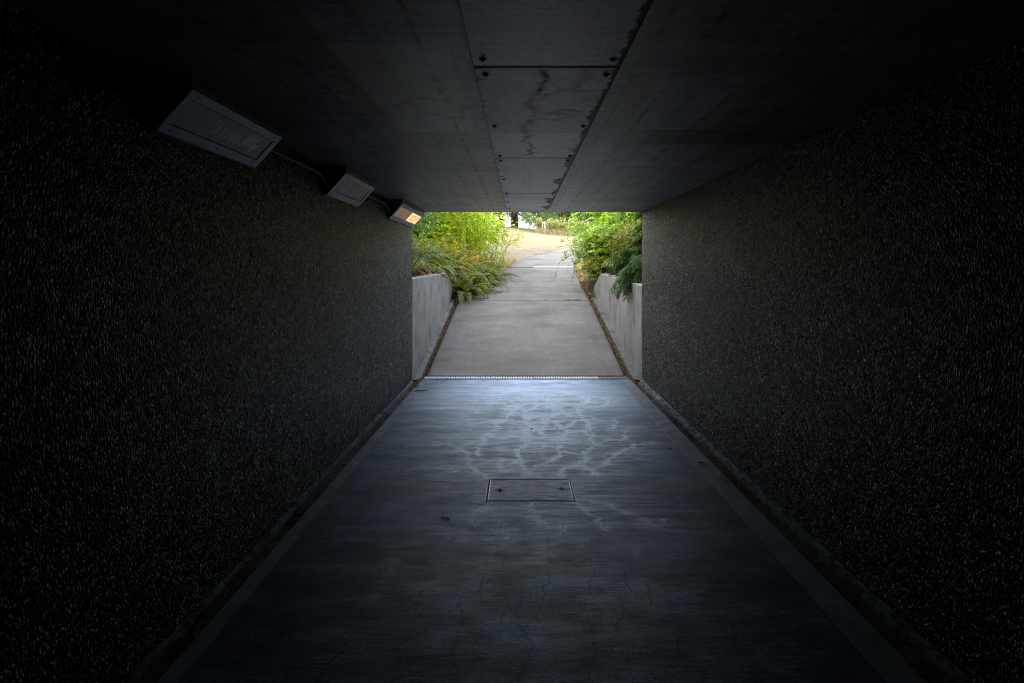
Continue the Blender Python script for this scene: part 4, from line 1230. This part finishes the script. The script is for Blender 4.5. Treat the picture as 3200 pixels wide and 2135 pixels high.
def make_cedar(name, label, loc, seed, H, tr_r, z_low, S, nb=40, lean=0.0, azr=(0,2*math.pi), dens=24):
    r = random.Random(seed); t = empty(name, loc); tag(t, label, 'tree', 'dark conifers on the crest')
    tr = Acc(); bag = Bag()
    n = 14; P = [(lean*i/n*H*.1, 0, -.4+(H+.4)*i/n) for i in range(n+1)]
    tr.tube(P, [tr_r*(1.28 if i == 0 else (1.1 if i==1 else 1.0))*(1-.85*(i/n)**1.1) for i in range(n+1)], 14)
    for k in range(nb):
        z0 = z_low + (H-z_low)*(k/nb)**1.6; a = r.uniform(*azr); Lb = S*(1-.75*(z0-z_low)/(H-z_low))*r.uniform(.6,1.1)
        d = Vector((math.cos(a), math.sin(a), r.uniform(.05,.35))).normalized(); Q = [Vector((0,0,z0))]
        for i in range(12):
            d = (d+Vector((0,0,-.95/12))+rv(r,.04)).normalized(); Q.append(Q[-1]+d*Lb/12)
        tr.tube(Q, [.05*(1-.075*i)*tr_r/.22 for i in range(13)], 5)
        for q in range(dens):
            u = .15+.85*(q+r.random())/dens; p, dr = cane_frame(Q, min(u,.999))
            side = dr.cross(Vector((0,0,1))).normalized()*(1 if q%2 else -1)
            y = (side+dr*.6+rv(r,.25)+Vector((0,0,-.35))).normalized(); Ls = .85*(1-.55*u)*r.uniform(.5,1.1)
            for s2 in range(10):
                v = (s2+.5)/10; pp = p+y*Ls*v+Vector((0,0,-.3*Ls*v*v))
                for _ in range(3):
                    bag.put(pp, (y*.5+rv(r,.6)).normalized(), (Vector((0,0,1))+rv(r,.5)).normalized(), (.045, .16*r.uniform(.6,1.2), .1))
    f = Acc(); bag.into(f, DIAM); f.obj('crown', M['conif'], t); tr.obj('trunk', M['bark'], t, True)
    return t

def at(x, y, dz=0.0): return (x, y, gz(x, y)+dz)

# ---- ferns on the left
fern_spots = [
 (-1.33,16.15,1.05,'fern',"arching fern hanging over the path at the end of the left retaining wall"),
 (-1.16,17.25,1.05,'fern',"fern spilling onto the path just beyond the first path joint"),
 (-0.98,18.45,1.00,'fern',"third of the ferns along the left edge of the path"),
 (-0.88,19.45,0.90,'fern',"farthest of the ferns spilling onto the left side of the path"),
 (-1.75,16.9,1.25,'fern',"broad fern standing above the ferns at the wall end"),
 (-1.55,18.1,1.35,'fern_sunlit',"fern coloured orange for sunlight behind the path-side ferns"),
 (-2.05,17.6,1.35,'fern_sunlit',"fern coloured golden for sunlight above the path ferns"),
 (-2.45,16.4,1.25,'fern',"tall green fern beside the golden one, above the wall end"),
 (-2.05,15.3,1.20,'fern',"green fern leaning over the rounded end of the left retaining wall"),
 (-2.3,13.8,1.15,'fern',"fern halfway along the top of the left retaining wall"),
 (-2.4,12.4,1.05,'fern',"dark fern behind the left retaining wall close to the tunnel mouth"),
 (-3.0,14.8,1.30,'fern',"fern on the bank below the leafy left bushes"),
]
for i, (x, y, s, mt, lab) in enumerate(fern_spots):
    make_fern('fern', lab, at(x, y, .02), 100+i, 40 if s < .9 else 52, s, mt, 'ferns on the left bank', 7)

# ---- leafy shrubs on the left
make_shrub('bush', 'bright lime-green leafy bush above the golden ferns on the left bank', 'bush', at(-2.7,19.6),
           dict(kind='simple', n=34, H=2.6, S=1.7, tw=23, lt=.4, lv=8, fill=2200, ls=.10, wr=.75, droop=.25, foot=.35, t0=.04), M['lime'], 201)
make_shrub('bush', 'sprawling yellow-green bramble behind the ferns, close to the dry lawn', 'bramble', at(-1.75,21.3),
           dict(kind='tri', n=26, H=1.9, S=1.5, tw=18, lt=.35, lv=5, fill=1700, ls=.08, droop=.5, foot=.35, t0=.04), M['lime'], 202)
make_shrub('bush', 'tall bright bush with broad leaves under the underpass ceiling edge on the left', 'bush', at(-3.3,17.4),
           dict(kind='simple', n=34, H=2.6, S=1.5, tw=23, lt=.4, lv=8, fill=1200, ls=.11, wr=.7, droop=.2, foot=.35, t0=.04), M['bramble'], 203)
make_shrub('bush', 'dark small-leaved shrub on the left bank beside the glowing lamp', 'bush', at(-3.0,13.0),
           dict(kind='simple', n=40, H=1.9, S=1.2, tw=25, lt=.32, lv=9, fill=1500, thin=.35, ls=.05, wr=.45, droop=.3, foot=.3, t0=.04), M['dark'], 204)
make_shrub('bush', 'low dark ground shrub hanging behind the top of the left retaining wall', 'bush', at(-2.25,11.5),
           dict(kind='simple', n=26, H=.75, S=.8, tw=17, lt=.22, lv=8, fill=700, ls=.045, wr=.5, droop=.6, foot=.25, t0=.04), M['dark'], 205)
make_shrub('bush', 'thin leafy shoots reaching over the dry grass left of the path', 'bush', at(-1.0,22.0),
           dict(kind='simple', n=14, H=1.25, S=1.1, tw=11, lt=.25, lv=5, ls=.065, wr=.7, droop=.35, foot=.25, t0=.04), M['lime'], 206)
make_shrub('bush', 'olive seedy shrub in the back of the left bank', 'bush', at(-4.2,20.5),
           dict(kind='simple', n=40, H=3.6, S=1.9, tw=25, lt=.45, lv=8, fill=1800, ls=.10, wr=.5, droop=.15, foot=.4, t0=.04), M['lime'], 207)
make_shrub('bush', 'reddish-tinged rounded bush at the left of the conifer trunks', 'bush', at(-2.0,26.5),
           dict(kind='simple', n=40, H=2.4, S=1.2, tw=23, lt=.35, lv=8, fill=1200, ls=.075, wr=.6, droop=.2, foot=.35, t0=.04), M['dark'], 208)
make_shrub('bush', 'broad leafy thicket far back on the left', 'bush', at(-4.9,25.5),
           dict(kind='simple', n=50, H=4.0, S=2.6, tw=27, lt=.6, lv=8, fill=2200, ls=.14, wr=.6, droop=.15, foot=.6, t0=.04), M['bramble'], 209)

# ---- right bank
make_shrub('pinnate_shrub', 'bright green shrub with long feathery pinnate leaves leaning over the path', 'bush', at(2.45,17.1),
           dict(kind='pinnate', n=30, H=2.2, S=1.4, tw=16, lr=.55, pairs=10, ls=.13, ldroop=.55, droop=.15, foot=.25, t0=.04, rad=.010, lift=.25), M['ailan'], 301,
           'feathery-leaved shrubs on the right bank')
make_shrub('pinnate_shrub', 'tall feathery-leaved shrub directly behind the dark evergreen', 'bush', at(3.3,14.6),
           dict(kind='pinnate', n=22, H=2.2, S=1.1, tw=14, lr=.5, pairs=10, ls=.10, ldroop=.5, droop=.15, foot=.25, t0=.04, rad=.010, lift=.25), M['ailan'], 302,
           'feathery-leaved shrubs on the right bank')
make_shrub('bush', 'rounded mid-green bramble mound under the feathery shrub on the right', 'bramble', at(2.35,17.9),
           dict(kind='tri', n=40, H=1.25, S=1.0, tw=22, lt=.28, lv=6, fill=1300, thin=.35, ls=.07, droop=.55, foot=.3, t0=.04), M['bramble'], 303)
make_shrub('bush', 'yellowing bramble at the foot of the right bank beside dead leaves', 'bramble', at(2.1,17.2),
           dict(kind='tri', n=30, H=.65, S=.55, tw=17, lt=.2, lv=5, fill=500, ls=.055, droop=.8, foot=.25, t0=.04), M['bramble_y'], 304)
make_shrub('bush', 'light bramble behind the right shrub with trailing shoots over the path', 'bramble', at(2.45,20.3),
           dict(kind='tri', n=34, H=1.5, S=1.25, tw=20, lt=.3, lv=6, fill=900, ls=.07, droop=.6, foot=.3, t0=.04), M['bramble'], 305)
make_shrub('bush', 'yellow-green undergrowth on top of the right retaining wall', 'bush', at(2.75,15.5),
           dict(kind='tri', n=34, H=1.1, S=.8, tw=20, lt=.25, lv=6, fill=1100, ls=.06, droop=.4, foot=.35, t0=.04), M['bramble_y'], 306)
make_shrub('bush', 'tall leafy bush in the back of the right bank', 'bush', at(4.2,19.5),
           dict(kind='simple', n=44, H=3.2, S=1.8, tw=25, lt=.5, lv=8, fill=1500, ls=.11, wr=.6, droop=.15, foot=.5, t0=.04), M['ailan'], 307)
# trailing shoots, one plant rooted in the bank
t = empty('trailing_bramble', at(2.0,18.6)); tag(t, 'thin bramble shoots trailing down over the pale path from the right', 'bramble')
r = random.Random(77); st = Acc(); bag = Bag()
for P in ([(0,0,.5),(-.35,.1,1.0),(-.65,.2,.90),(-.85,.2,.62),(-.98,.15,.30),(-1.08,.1,.0)],
          [(0,0,.6),(-.3,.0,.95),(-.7,.1,.98),(-1.0,.1,.92)],
          [(0,-.2,.4),(-.25,-.3,.6),(-.45,-.35,.35),(-.55,-.4,.1)]):
    Q = smooth_pts(P, 6); st.tube(Q, [.004]*len(Q), 4)
    for k in range(2, len(Q)-1):
        if r.random() < .62: put_tri(bag, r, Q[k], rv(r).normalized(), .055)
f = Acc(); bag.into(f, LEAF); f.obj('foliage', M['bramble'], t); st.obj('stems', M['twig'], t)

make_yew('evergreen_shrub', 'dark evergreen shrub pressed against the right end of the tunnel wall', at(2.30,12.3,.05), 401, 80, .50, 1.30, 1.2, (0,6.28), 24, 14, 'yew', True, 1.1, .03)
make_yew('evergreen_shrub', 'drooping evergreen sprays hanging over the right retaining wall', at(2.02,11.2,.14), 402, 30, .72, .34, 1.2, (2.4,4.2), 26, 14, 'yew', True, 1.9, .030)
make_yew('evergreen_shrub', 'lighter green evergreen spray spreading above the right retaining wall', at(2.25,13.6,.05), 403, 24, .60, .45, 1.2, (1.5,4.7), 24, 14, 'yew', True, .8, .03)

# bindweed flowers
t = empty('bindweed', at(2.6,14.0)); tag(t, 'white trumpet flowers of bindweed in the green leaves near the evergreen', 'flowers')
r = random.Random(3)
st = Acc(); st.tube(smooth_pts([(0,0,-.05),(-.2,.1,.5),(-.25,.3,.9),(-.1,.5,1.2)],5), [.004]*16, 4); st.obj('vine', M['twig'], t)
for (x,y,z) in ((-.38,.0,1.02),(-.45,.2,.93),(-.33,.5,.80),(-.5,.4,.72),(-.2,-.2,1.55),(-.42,-.1,.70),(-.6,.5,.9)):
    bm = bmesh.new(); ctr = bm.verts.new((x,y+.01,z-.03)); rim = []
    for k in range(10):
        a = 2*math.pi*k/10; rim.append(bm.verts.new((x+.014*math.cos(a), y-.012+.004*math.cos(5*a), z+.014*math.sin(a))))
    for k in range(10): bm.faces.new((ctr, rim[k], rim[(k+1)%10]))
    bm_obj('flower', bm, M['white'], t, True)

# rounded rock at the end of the right retaining wall
bm = bmesh.new(); bmesh.ops.create_icosphere(bm, subdivisions=4, radius=1)
for v in bm.verts:
    n_ = float(vnoise(np.array([v.co.x*1.6+5]), np.array([v.co.y*1.6+v.co.z*1.3]), 8, 3)[0])
    v.co = Vector((v.co.x*.20, v.co.y*.24, v.co.z*.30))*(.8+.5*n_)
tag(bm_obj('rock', bm, M['rock'], None, True, at(1.90,17.35,.02)), 'rounded grey rock behind the sloping end of the right retaining wall', 'rock')

# ---- crest: conifers, tall seed stalks, trees
make_cedar('conifer', 'thick dark conifer trunk with drooping boughs on the crest', (-0.33,42.0,gz(-.33,42.0)), 501, 10, .215, 1.25, 3.2, 60)
make_cedar('conifer', 'thinner dark conifer trunk further left behind the thick one', (-1.22,44.0,gz(-1.22,44.0)), 502, 9, .165, 1.3, 2.6, 46)
make_cedar('conifer', 'pale green cedar boughs hanging right of the thick trunk', (2.9,46.5,gz(2.9,46.5)), 503, 8, .10, 0.9, 3.2, 80)
make_broadleaf('broadleaf_tree', 'dense dark green tree behind the seed stalks', at(3.9,50.5), 511, 6.2, 3.2, 20000, .17, .2, 'leafy trees behind the crest', 'tree', 1.0)
make_broadleaf('broadleaf_tree', 'green tree right of the dense one, with sky gaps', at(8.4,51), 512, 6.0, 2.9, 12000, .18, .2, 'leafy trees behind the crest', 'tree', .95)
make_broadleaf('broadleaf_tree', 'large tree left of the conifers behind the thicket', at(-7.5,33), 513, 9, 3.6, 13000, .16, .25, 'leafy trees behind the crest', 'lime', .9)
make_broadleaf('broadleaf_tree', 'unseen added shade tree high on the left bank', at(-9.0,20.5), 514, 9, 3.6, 22000, .24, .28, 'leafy trees behind the crest', 'tree', .8)  # out of view, added to cast shade on the ramp
make_broadleaf('broadleaf_tree', 'unseen added shade tree left of the underpass mouth', at(-7.5,14.8), 515, 8.5, 3.6, 22000, .24, .28, 'leafy trees behind the crest', 'tree', .8)  # second tree added out of view to keep sun off the ramp
make_broadleaf('broadleaf_tree', 'tree further back right of the path', at(12.5,38), 516, 8, 3.4, 9000, .18, .2, 'leafy trees behind the crest', 'tree', .9)

def seed_stalk(label, seed, purple=False):
    r = random.Random(seed); t = empty('seed_stalk'); tag(t, label, 'plant', 'tall seed stalks on the crest')
    st = Acc(); hb = Bag(); lb = Bag(); H = 1.0
    for k in range(3):
        top = Vector((r.uniform(-.12,.12), r.uniform(-.1,.1), H*r.uniform(.75,1.05))); b = Vector((r.uniform(-.06,.06), r.uniform(-.06,.06), -.05))
        P = [b.lerp(top, i/6)+rv(r,.008) for i in range(7)]; st.tube(P, [.008-.0008*i for i in range(7)], 4)
        for q in range(80):
            p, d = cane_frame(P, r.uniform(.35,1)); hb.put(p, (rv(r)+Vector((0,0,.4))).normalized(), rv(r).normalized(), (.045,.06,.04))
        for q in range(22):
            p, d = cane_frame(P, r.uniform(.08,.75)); o = rv(r); o.z = -.3; put_leaf(lb, r, p, o.normalized(), .13, .5)
    f = Acc(); hb.into(f, DIAM); f.obj('flowers' if purple else 'seed_head', M['seed'] if not purple else M['purple'], t)
    f = Acc(); lb.into(f, LEAF); f.obj('leaves', M['stalkleaf'], t); st.obj('stem', M['twig'], t)
    return t
M['purple'] = m_leaf('purple_bloom', (0.16,0.13,0.34), (0.28,0.24,0.50), (0.40,0.36,0.6), .3, .03, 1.1)
rs = random.Random(12)
protoA = seed_stalk('pale seed stalk at the left end of the tall row on the crest', 61)
protoB = seed_stalk('purple-flowered stalk at the right end of the tall row', 62, True)
protoA.location = at(1.15,40.0); protoA.scale = (.8,)*3
protoB.location = at(4.35,38.6); protoB.scale = (1.25,)*3
for k in range(58):
    x = 1.05 + 3.9*k/57 + rs.uniform(-.08,.08); y = 39.9 - .45*(x-1.1) + rs.uniform(-.4,.9)
    if k in (46, 50, 54): copy_thing(protoB, at(x,y), rs.uniform(0,6), rs.uniform(.9,1.2), 'purple-flowered stalk standing among the pale seed stalks near the right shrub')
    else: copy_thing(protoA, at(x,y), rs.uniform(0,6), rs.uniform(.55,.95), 'tall pale seed stalk in the dense row on the crest of the lawn')
protoB['label'] = 'purple-flowered stalk standing among the pale seed stalks near the right shrub'
protoA['label'] = 'tall pale seed stalk in the dense row on the crest of the lawn'
tag(protoB, None, None, 'purple stalks on the crest')
for o in list(bpy.data.objects):
    if o.get('label','').startswith('purple-flowered'): o['group'] = 'purple stalks on the crest'

# ---- grasses
def blades(name, n, xf, hr, mat, seed, wid=.006, lean=.5):
    g = np.random.default_rng(seed)
    XY = xf(g, n); z = ground_z(XY[:,0], XY[:,1])-.005
    pos = np.column_stack([XY, z]); a = g.uniform(0,2*np.pi,len(pos)); ln = g.uniform(0,lean,len(pos))
    Yd = np.column_stack([np.cos(a)*ln, np.sin(a)*ln, np.ones(len(pos))]); Zd = np.column_stack([np.cos(a), np.sin(a), -ln])
    h = g.uniform(hr[0], hr[1], len(pos)); sc = np.column_stack([np.full(len(pos),wid)*g.uniform(.7,1.5,len(pos)), h, h*.5])
    acc = Acc(); acc.inst(BLADE[0], BLADE[1], pos, Yd, Zd, sc); o = acc.obj(name, M[mat])
    tag(o, None, None, None, 'stuff'); return o
def lawn(g, n):
    y = 20.5+22.5*g.random(n)**.8; x = g.uniform(-6, 8, n)
    k = (x < ledge(y)-.02) | (x > redge(y)+.02); return np.column_stack([x[k], y[k]])
blades('dry_grass', 90000, lawn, (.015,.06), 'dry', 1, .009, 1.6)
def green_patch(g, n):
    P = lawn(g, n*5); m = vnoise(P[:,0]*.9, P[:,1]*1.6, 301, 4); P = P[m > .66]; return P[:n]
o = blades('green_grass', 14000, green_patch, (.02,.055), 'green_g', 2, .010, 1.2)
def edge_grass(g, n):
    y = g.uniform(19.2, 24.5, n); x = ledge(y) - g.random(n)**2*1.1 - .02; return np.column_stack([x, y])
blades('edge_grass', 5000, edge_grass, (.08,.30), 'dry', 3, .007, .9)
def crest_grass(g, n):
    x = g.uniform(.9, 6, n); y = 39.9 - .45*(x-1.1)+g.normal(0,.35,n); return np.column_stack([x, y-.3])
blades('tall_dry_grass', 6000, crest_grass, (.10,.38), 'dry', 4, .014, .5)
def right_edge(g, n):
    y = g.uniform(19.0, 23.8, n); x = redge(y)+.02+g.random(n)*.5; return np.column_stack([x, y])
blades('right_edge_grass', 2500, right_edge, (.03,.12), 'dry', 6, .007, 1.2)
def joint_weeds(g, n):
    x = g.choice([1.05,1.15,1.28,1.36,.62,-1.2,-.9], n)+g.normal(0,.05,n); y = 15.80+g.normal(0,.010,n); return np.column_stack([x, y])
g = np.random.default_rng(5); XY = joint_weeds(g, 260)
pos = np.column_stack([XY, prof(XY[:,1])+.002]); a = g.uniform(0,6.28,260); acc = Acc()
acc.inst(BLADE[0], BLADE[1], pos, np.column_stack([np.cos(a),np.sin(a),np.ones(260)*.9]), np.column_stack([np.cos(a),np.sin(a),-np.ones(260)]),
         np.column_stack([np.full(260,.007), g.uniform(.03,.09,260), np.full(260,.05)]))
tag(acc.obj('joint_weeds', M['green_g']), None, None, None, 'stuff')

# ---- dead leaves and grit
def litter(name, n, ff, size, seed, mat='litter'):
    g = np.random.default_rng(seed); P = ff(g, n); a = g.uniform(0,6.28,n)
    Yd = np.column_stack([np.cos(a), np.sin(a), g.normal(0,.35,n)]); Zd = np.column_stack([g.normal(0,.5,n), g.normal(0,.5,n), np.ones(n)])
    s = g.uniform(size[0], size[1], n); acc = Acc(); acc.inst(LEAF[0], LEAF[1], P, Yd, Zd, np.column_stack([s*.55, s, s*1.6]))
    tag(acc.obj(name, M[mat]), None, None, None, 'stuff')
def clump_y(g, n, y0, y1, p=1.0):
    c = g.uniform(y0, y1, max(3,n//22)); return np.clip(c[g.integers(0,len(c),n)]+g.normal(0,.12,n), y0, y1)
def fl_l(g, n):
    y = clump_y(g, n, 1.5, 10.3); return np.column_stack([g.uniform(-1.56,-1.47,n), y, g.uniform(-.004,.014,n)])
def fl_r(g, n):
    y = clump_y(g, n, 2.0, 10.3); return np.column_stack([1.70+g.normal(0,.022,n), y, g.uniform(-.004,.014,n)])
def fo_l(g, n):
    y = clump_y(g, n, 9.6, 16.0); return np.column_stack([-1.46+g.normal(0,.035,n), y, prof(y)+g.uniform(0,.02,n)-.015])
def fo_r(g, n):
    y = clump_y(g, n, 9.8, 16.5); return np.column_stack([1.655+g.normal(0,.035,n), y, prof(y)+g.uniform(0,.02,n)-.012])
def fo_p(g, n):
    y = 16.9+abs(g.normal(0,.0,n))+g.uniform(-.8,1.6,n); return np.column_stack([1.62+abs(g.normal(0,.13,n)), y, prof(y)+g.uniform(.01,.10,n)])
def fo_c(g, n):
    y = g.uniform(9.4,10.3,n); return np.column_stack([-1.50+g.normal(0,.035,n), y, g.uniform(0,.025,n)])
litter('leaf_litter', 1600, fl_l, (.008,.026), 21); litter('leaf_litter', 1300, fl_r, (.010,.030), 22)
litter('leaf_litter', 1300, fo_l, (.012,.035), 23); litter('leaf_litter', 1300, fo_r, (.012,.040), 24)
litter('leaf_litter', 900, fo_p, (.03,.075), 25); litter('leaf_litter', 260, fo_c, (.012,.03), 26)
def fern_floor(g, n):
    y = g.uniform(15.9,21,n); return np.column_stack([ledge(y)-abs(g.normal(0,.25,n)), y, prof(y)+g.uniform(.0,.06,n)])
litter('leaf_litter', 900, fern_floor, (.03,.07), 27)
def bankL(g, n):
    y = g.uniform(10.3,15.5,n); x = g.uniform(-2.7,-1.70,n); return np.column_stack([x, y, ground_z(x,y)+g.uniform(0,.03,n)])
litter('leaf_litter', 1500, bankL, (.02,.05), 28)
def bankR(g, n):
    y = g.uniform(10.3,16.5,n); x = g.uniform(1.93,3.2,n); return np.column_stack([x, y, ground_z(x,y)+g.uniform(0,.03,n)])
litter('leaf_litter', 1200, bankR, (.02,.05), 29)

def one_leaf(name, p, size, rz, label, mat):
    bm = bmesh.new(); P = [(0,-.5,0),(.20,-.22,.10),(.26,.05,.06),(.12,.34,.10),(0,.5,.02),(-.12,.34,.16),(-.26,.05,.20),(-.20,-.22,.14)]
    rim = [bm.verts.new(Vector(q)*size) for q in P]; mid = [bm.verts.new(Vector((0,k,0))*size) for k in (-.22,.05,.34)]
    for f in ((0,1,8),(1,2,9,8),(2,3,10,9),(3,4,10),(4,5,10),(5,6,9,10),(6,7,8,9),(7,0,8)):
        v = rim+mid; bm.faces.new([v[i] for i in f])
    o = bm_obj(name, bm, mat, None, False, p); o.rotation_euler = (0,0,rz); tag(o, label, 'leaf'); return o
m_tan = m_simple('tan_leaf', (0.30,0.15,0.06), (0.42,0.24,0.11), 30, 0.6, 0.2, 0.002)
m_brn = m_simple('brown_leaf', (0.10,0.07,0.05), (0.20,0.14,0.10), 30, 0.7, 0.2, 0.002)
one_leaf('fallen_leaf', (1.56,5.86,.010), .075, 1.2, 'large orange-brown fallen leaf on the right edge band of the floor', m_tan)
one_leaf('fallen_leaf', (1.40,6.35,.004), .055, 1.7, 'thin curled grey-brown leaf on the floor left of the orange-brown leaf', m_brn)
one_leaf('fallen_leaf', (1.62,5.35,.006), .06, .4, 'crumpled brown leaf nearer to the viewer than the orange-brown one', m_brn)
one_leaf('fallen_leaf', (0.125,7.14,.003), .04, 1.5, 'small dark leaf lying among the pale floor cracks', m_brn)
one_leaf('fallen_leaf', (1.62,11.55,float(prof(11.55))+.03), .09, 1.0, 'yellow-brown leaf on the ramp beside the right kerb', m_tan)
def twig(P, rad, label):
    acc = Acc(); Q = smooth_pts(P, 4); acc.tube(Q, [rad]*len(Q), 6); tag(acc.obj('twig', M['twig']), label, 'twig')
twig([(-1.44,9.28,.010),(-1.38,9.31,.012),(-1.33,9.30,.011),(-1.27,9.36,.012)], .006, 'short dark twig lying across the left floor band')
twig([(-.53,4.60,.006),(-.50,4.585,.008),(-.475,4.57,.006)], .004, 'tiny dark twig on the floor left of the utility cover')
twig([(-1.45,11.2,.105),(-1.40,11.25,.125),(-1.33,11.32,.135)], .006, 'bent twig in the left gutter of the ramp')
def pebb(p, s, label):
    bm = bmesh.new(); bmesh.ops.create_icosphere(bm, subdivisions=2, radius=s)
    for v in bm.verts: v.co.z *= .6; v.co.x *= 1.25
    tag(bm_obj('pebble', bm, M['white'] if 'white' in label else M['rock'], None, True, p), label, 'pebble')
pebb((-.86,11.0,float(prof(11.0))+.008), .016, 'tiny white pebble on the lower ramp')
pebb((-1.50,4.62,.02), .03, 'grey pebble in the left gutter of the underpass')
# scattered grit on the slab
def grit(g, n):
    y = g.uniform(2.5,10.2,n); return np.column_stack([g.uniform(-1.4,1.5,n), y, np.full(n,.0025)])
litter('floor_grit', 260, grit, (.003,.010), 31)

# ---- far beyond the crest
wallm = m_simple('pale_blue_cladding', (0.66,0.73,0.84), (0.74,0.80,0.90), .3, .6, .1, .01)
t = empty('warehouse', (2,100,4.3)); tag(t, 'long pale bluish building far beyond the conifer trunks', 'building')
bm = bmesh.new(); bx(bm, -26,22,0,16,-1,4.4); bm_obj('wall', bm, wallm, t)
bm = bmesh.new(); extrude_profile(bm, [(-.6,4.45),(8,6.0),(16.6,4.45),(16.6,4.3),(-.6,4.3)], -26.5, 22.5, 'x'); bm_obj('roof', bm, m_simple('pale_roof',(.55,.57,.6),(.62,.64,.66),1,.6,.1,.01), t)
for k in range(7):
    bm = bmesh.new(); bx(bm, -21+6*k, -18.2+6*k, -.04, .05, 1.2, 2.4); bm_obj('window', bm, m_simple('window_glass_%d'%k,(.20,.24,.29),(.26,.30,.35),1,.2,0,.01), t)
t = empty('lamp_post', (1.0,75,gz(1,75))); tag(t, 'thin grey lamp post between the conifer and the seed stalks', 'lamp post')
acc = Acc(); acc.tube([(0,0,-.2),(0,0,3),(0,0,6.2),(.3,0,6.6),(.9,0,6.7)], [.09,.075,.06,.05,.045], 8); acc.obj('pole', M['pole'], t, True)
bm = bmesh.new(); bx(bm, .85,1.45,-.12,.12,6.62,6.76); bm_obj('lamp_head', bm, M['pole'], t, False, None, .02)
# sunlit bank with orange rim right of the trunk
bm = bmesh.new(); extrude_profile(bm, [(-4.5,0),(6.5,0),(6.5,1.25),(2.5,1.0),(-.6,.55),(-4.5,.2)], 0, 1.2, 'y')
tag(bm_obj('concrete_wall', bm, m_simple('white_wall_paint',(.86,.84,.82),(.93,.92,.90),1,.7,.2,.01), None, False, (0,57.0,4.0)), 'low sun-bleached white wall behind the crest right of the trunk', 'wall')

# ------------------------------------------------------------------ camera, light
W = bpy.data.worlds.new('World'); SC.world = W; W.use_nodes = True
nt = W.node_tree; nt.nodes.clear()
sky = nt.nodes.new('ShaderNodeTexSky'); sky.sky_type = 'NISHITA'; sky.sun_disc = False
SUN_EL, SUN_AZ = R(33), R(-52)     # azimuth from +Y towards +X
sky.sun_elevation = SUN_EL; sky.sun_rotation = SUN_AZ; sky.air_density = 1.0; sky.dust_density = 1.5; sky.ozone_density = 1.0
bg = nt.nodes.new('ShaderNodeBackground'); bg.inputs['Strength'].default_value = 1.05
wo = nt.nodes.new('ShaderNodeOutputWorld'); hs = nt.nodes.new('ShaderNodeHueSaturation'); hs.inputs['Saturation'].default_value = 0.5; nt.links.new(sky.outputs[0], hs.inputs['Color']); nt.links.new(hs.outputs[0], bg.inputs[0]); nt.links.new(bg.outputs[0], wo.inputs[0])
sl = bpy.data.lights.new('sun', 'SUN'); sl.energy = 5.0; sl.angle = R(0.5); sl.color = (1.0,0.86,0.66)
so = bpy.data.objects.new('sun', sl); COL.objects.link(so)
D_ = Vector((math.sin(SUN_AZ)*math.cos(SUN_EL), math.cos(SUN_AZ)*math.cos(SUN_EL), math.sin(SUN_EL)))
so.rotation_euler = D_.to_track_quat('Z', 'Y').to_euler(); so.location = (0,0,30)

cam = bpy.data.cameras.new('camera'); co = bpy.data.objects.new('camera', cam); COL.objects.link(co)
co.location = (0,0,EYE); co.rotation_euler = (R(90),0,0)
cam.lens = 24; cam.sensor_width = 36; cam.shift_x = -0.0077; cam.shift_y = -0.0723
cam.clip_end = 3000; cam.clip_start = .05
SC.camera = co
SC.view_settings.view_transform = 'Standard'; SC.view_settings.look = 'None'; SC.view_settings.exposure = 0; SC.view_settings.gamma = 1
SC.cycles.use_denoising = True; SC.cycles.pixel_filter_type = 'BLACKMAN_HARRIS'; SC.cycles.filter_width = 1.0; SC.cycles.denoising_prefilter = 'NONE'
SC.cycles.max_bounces = 8; SC.cycles.diffuse_bounces = 6; SC.cycles.transmission_bounces = 4; SC.cycles.glossy_bounces = 3
SC.cycles.caustics_reflective = False; SC.cycles.caustics_refractive = False
SC.cycles.sample_clamp_indirect = 6
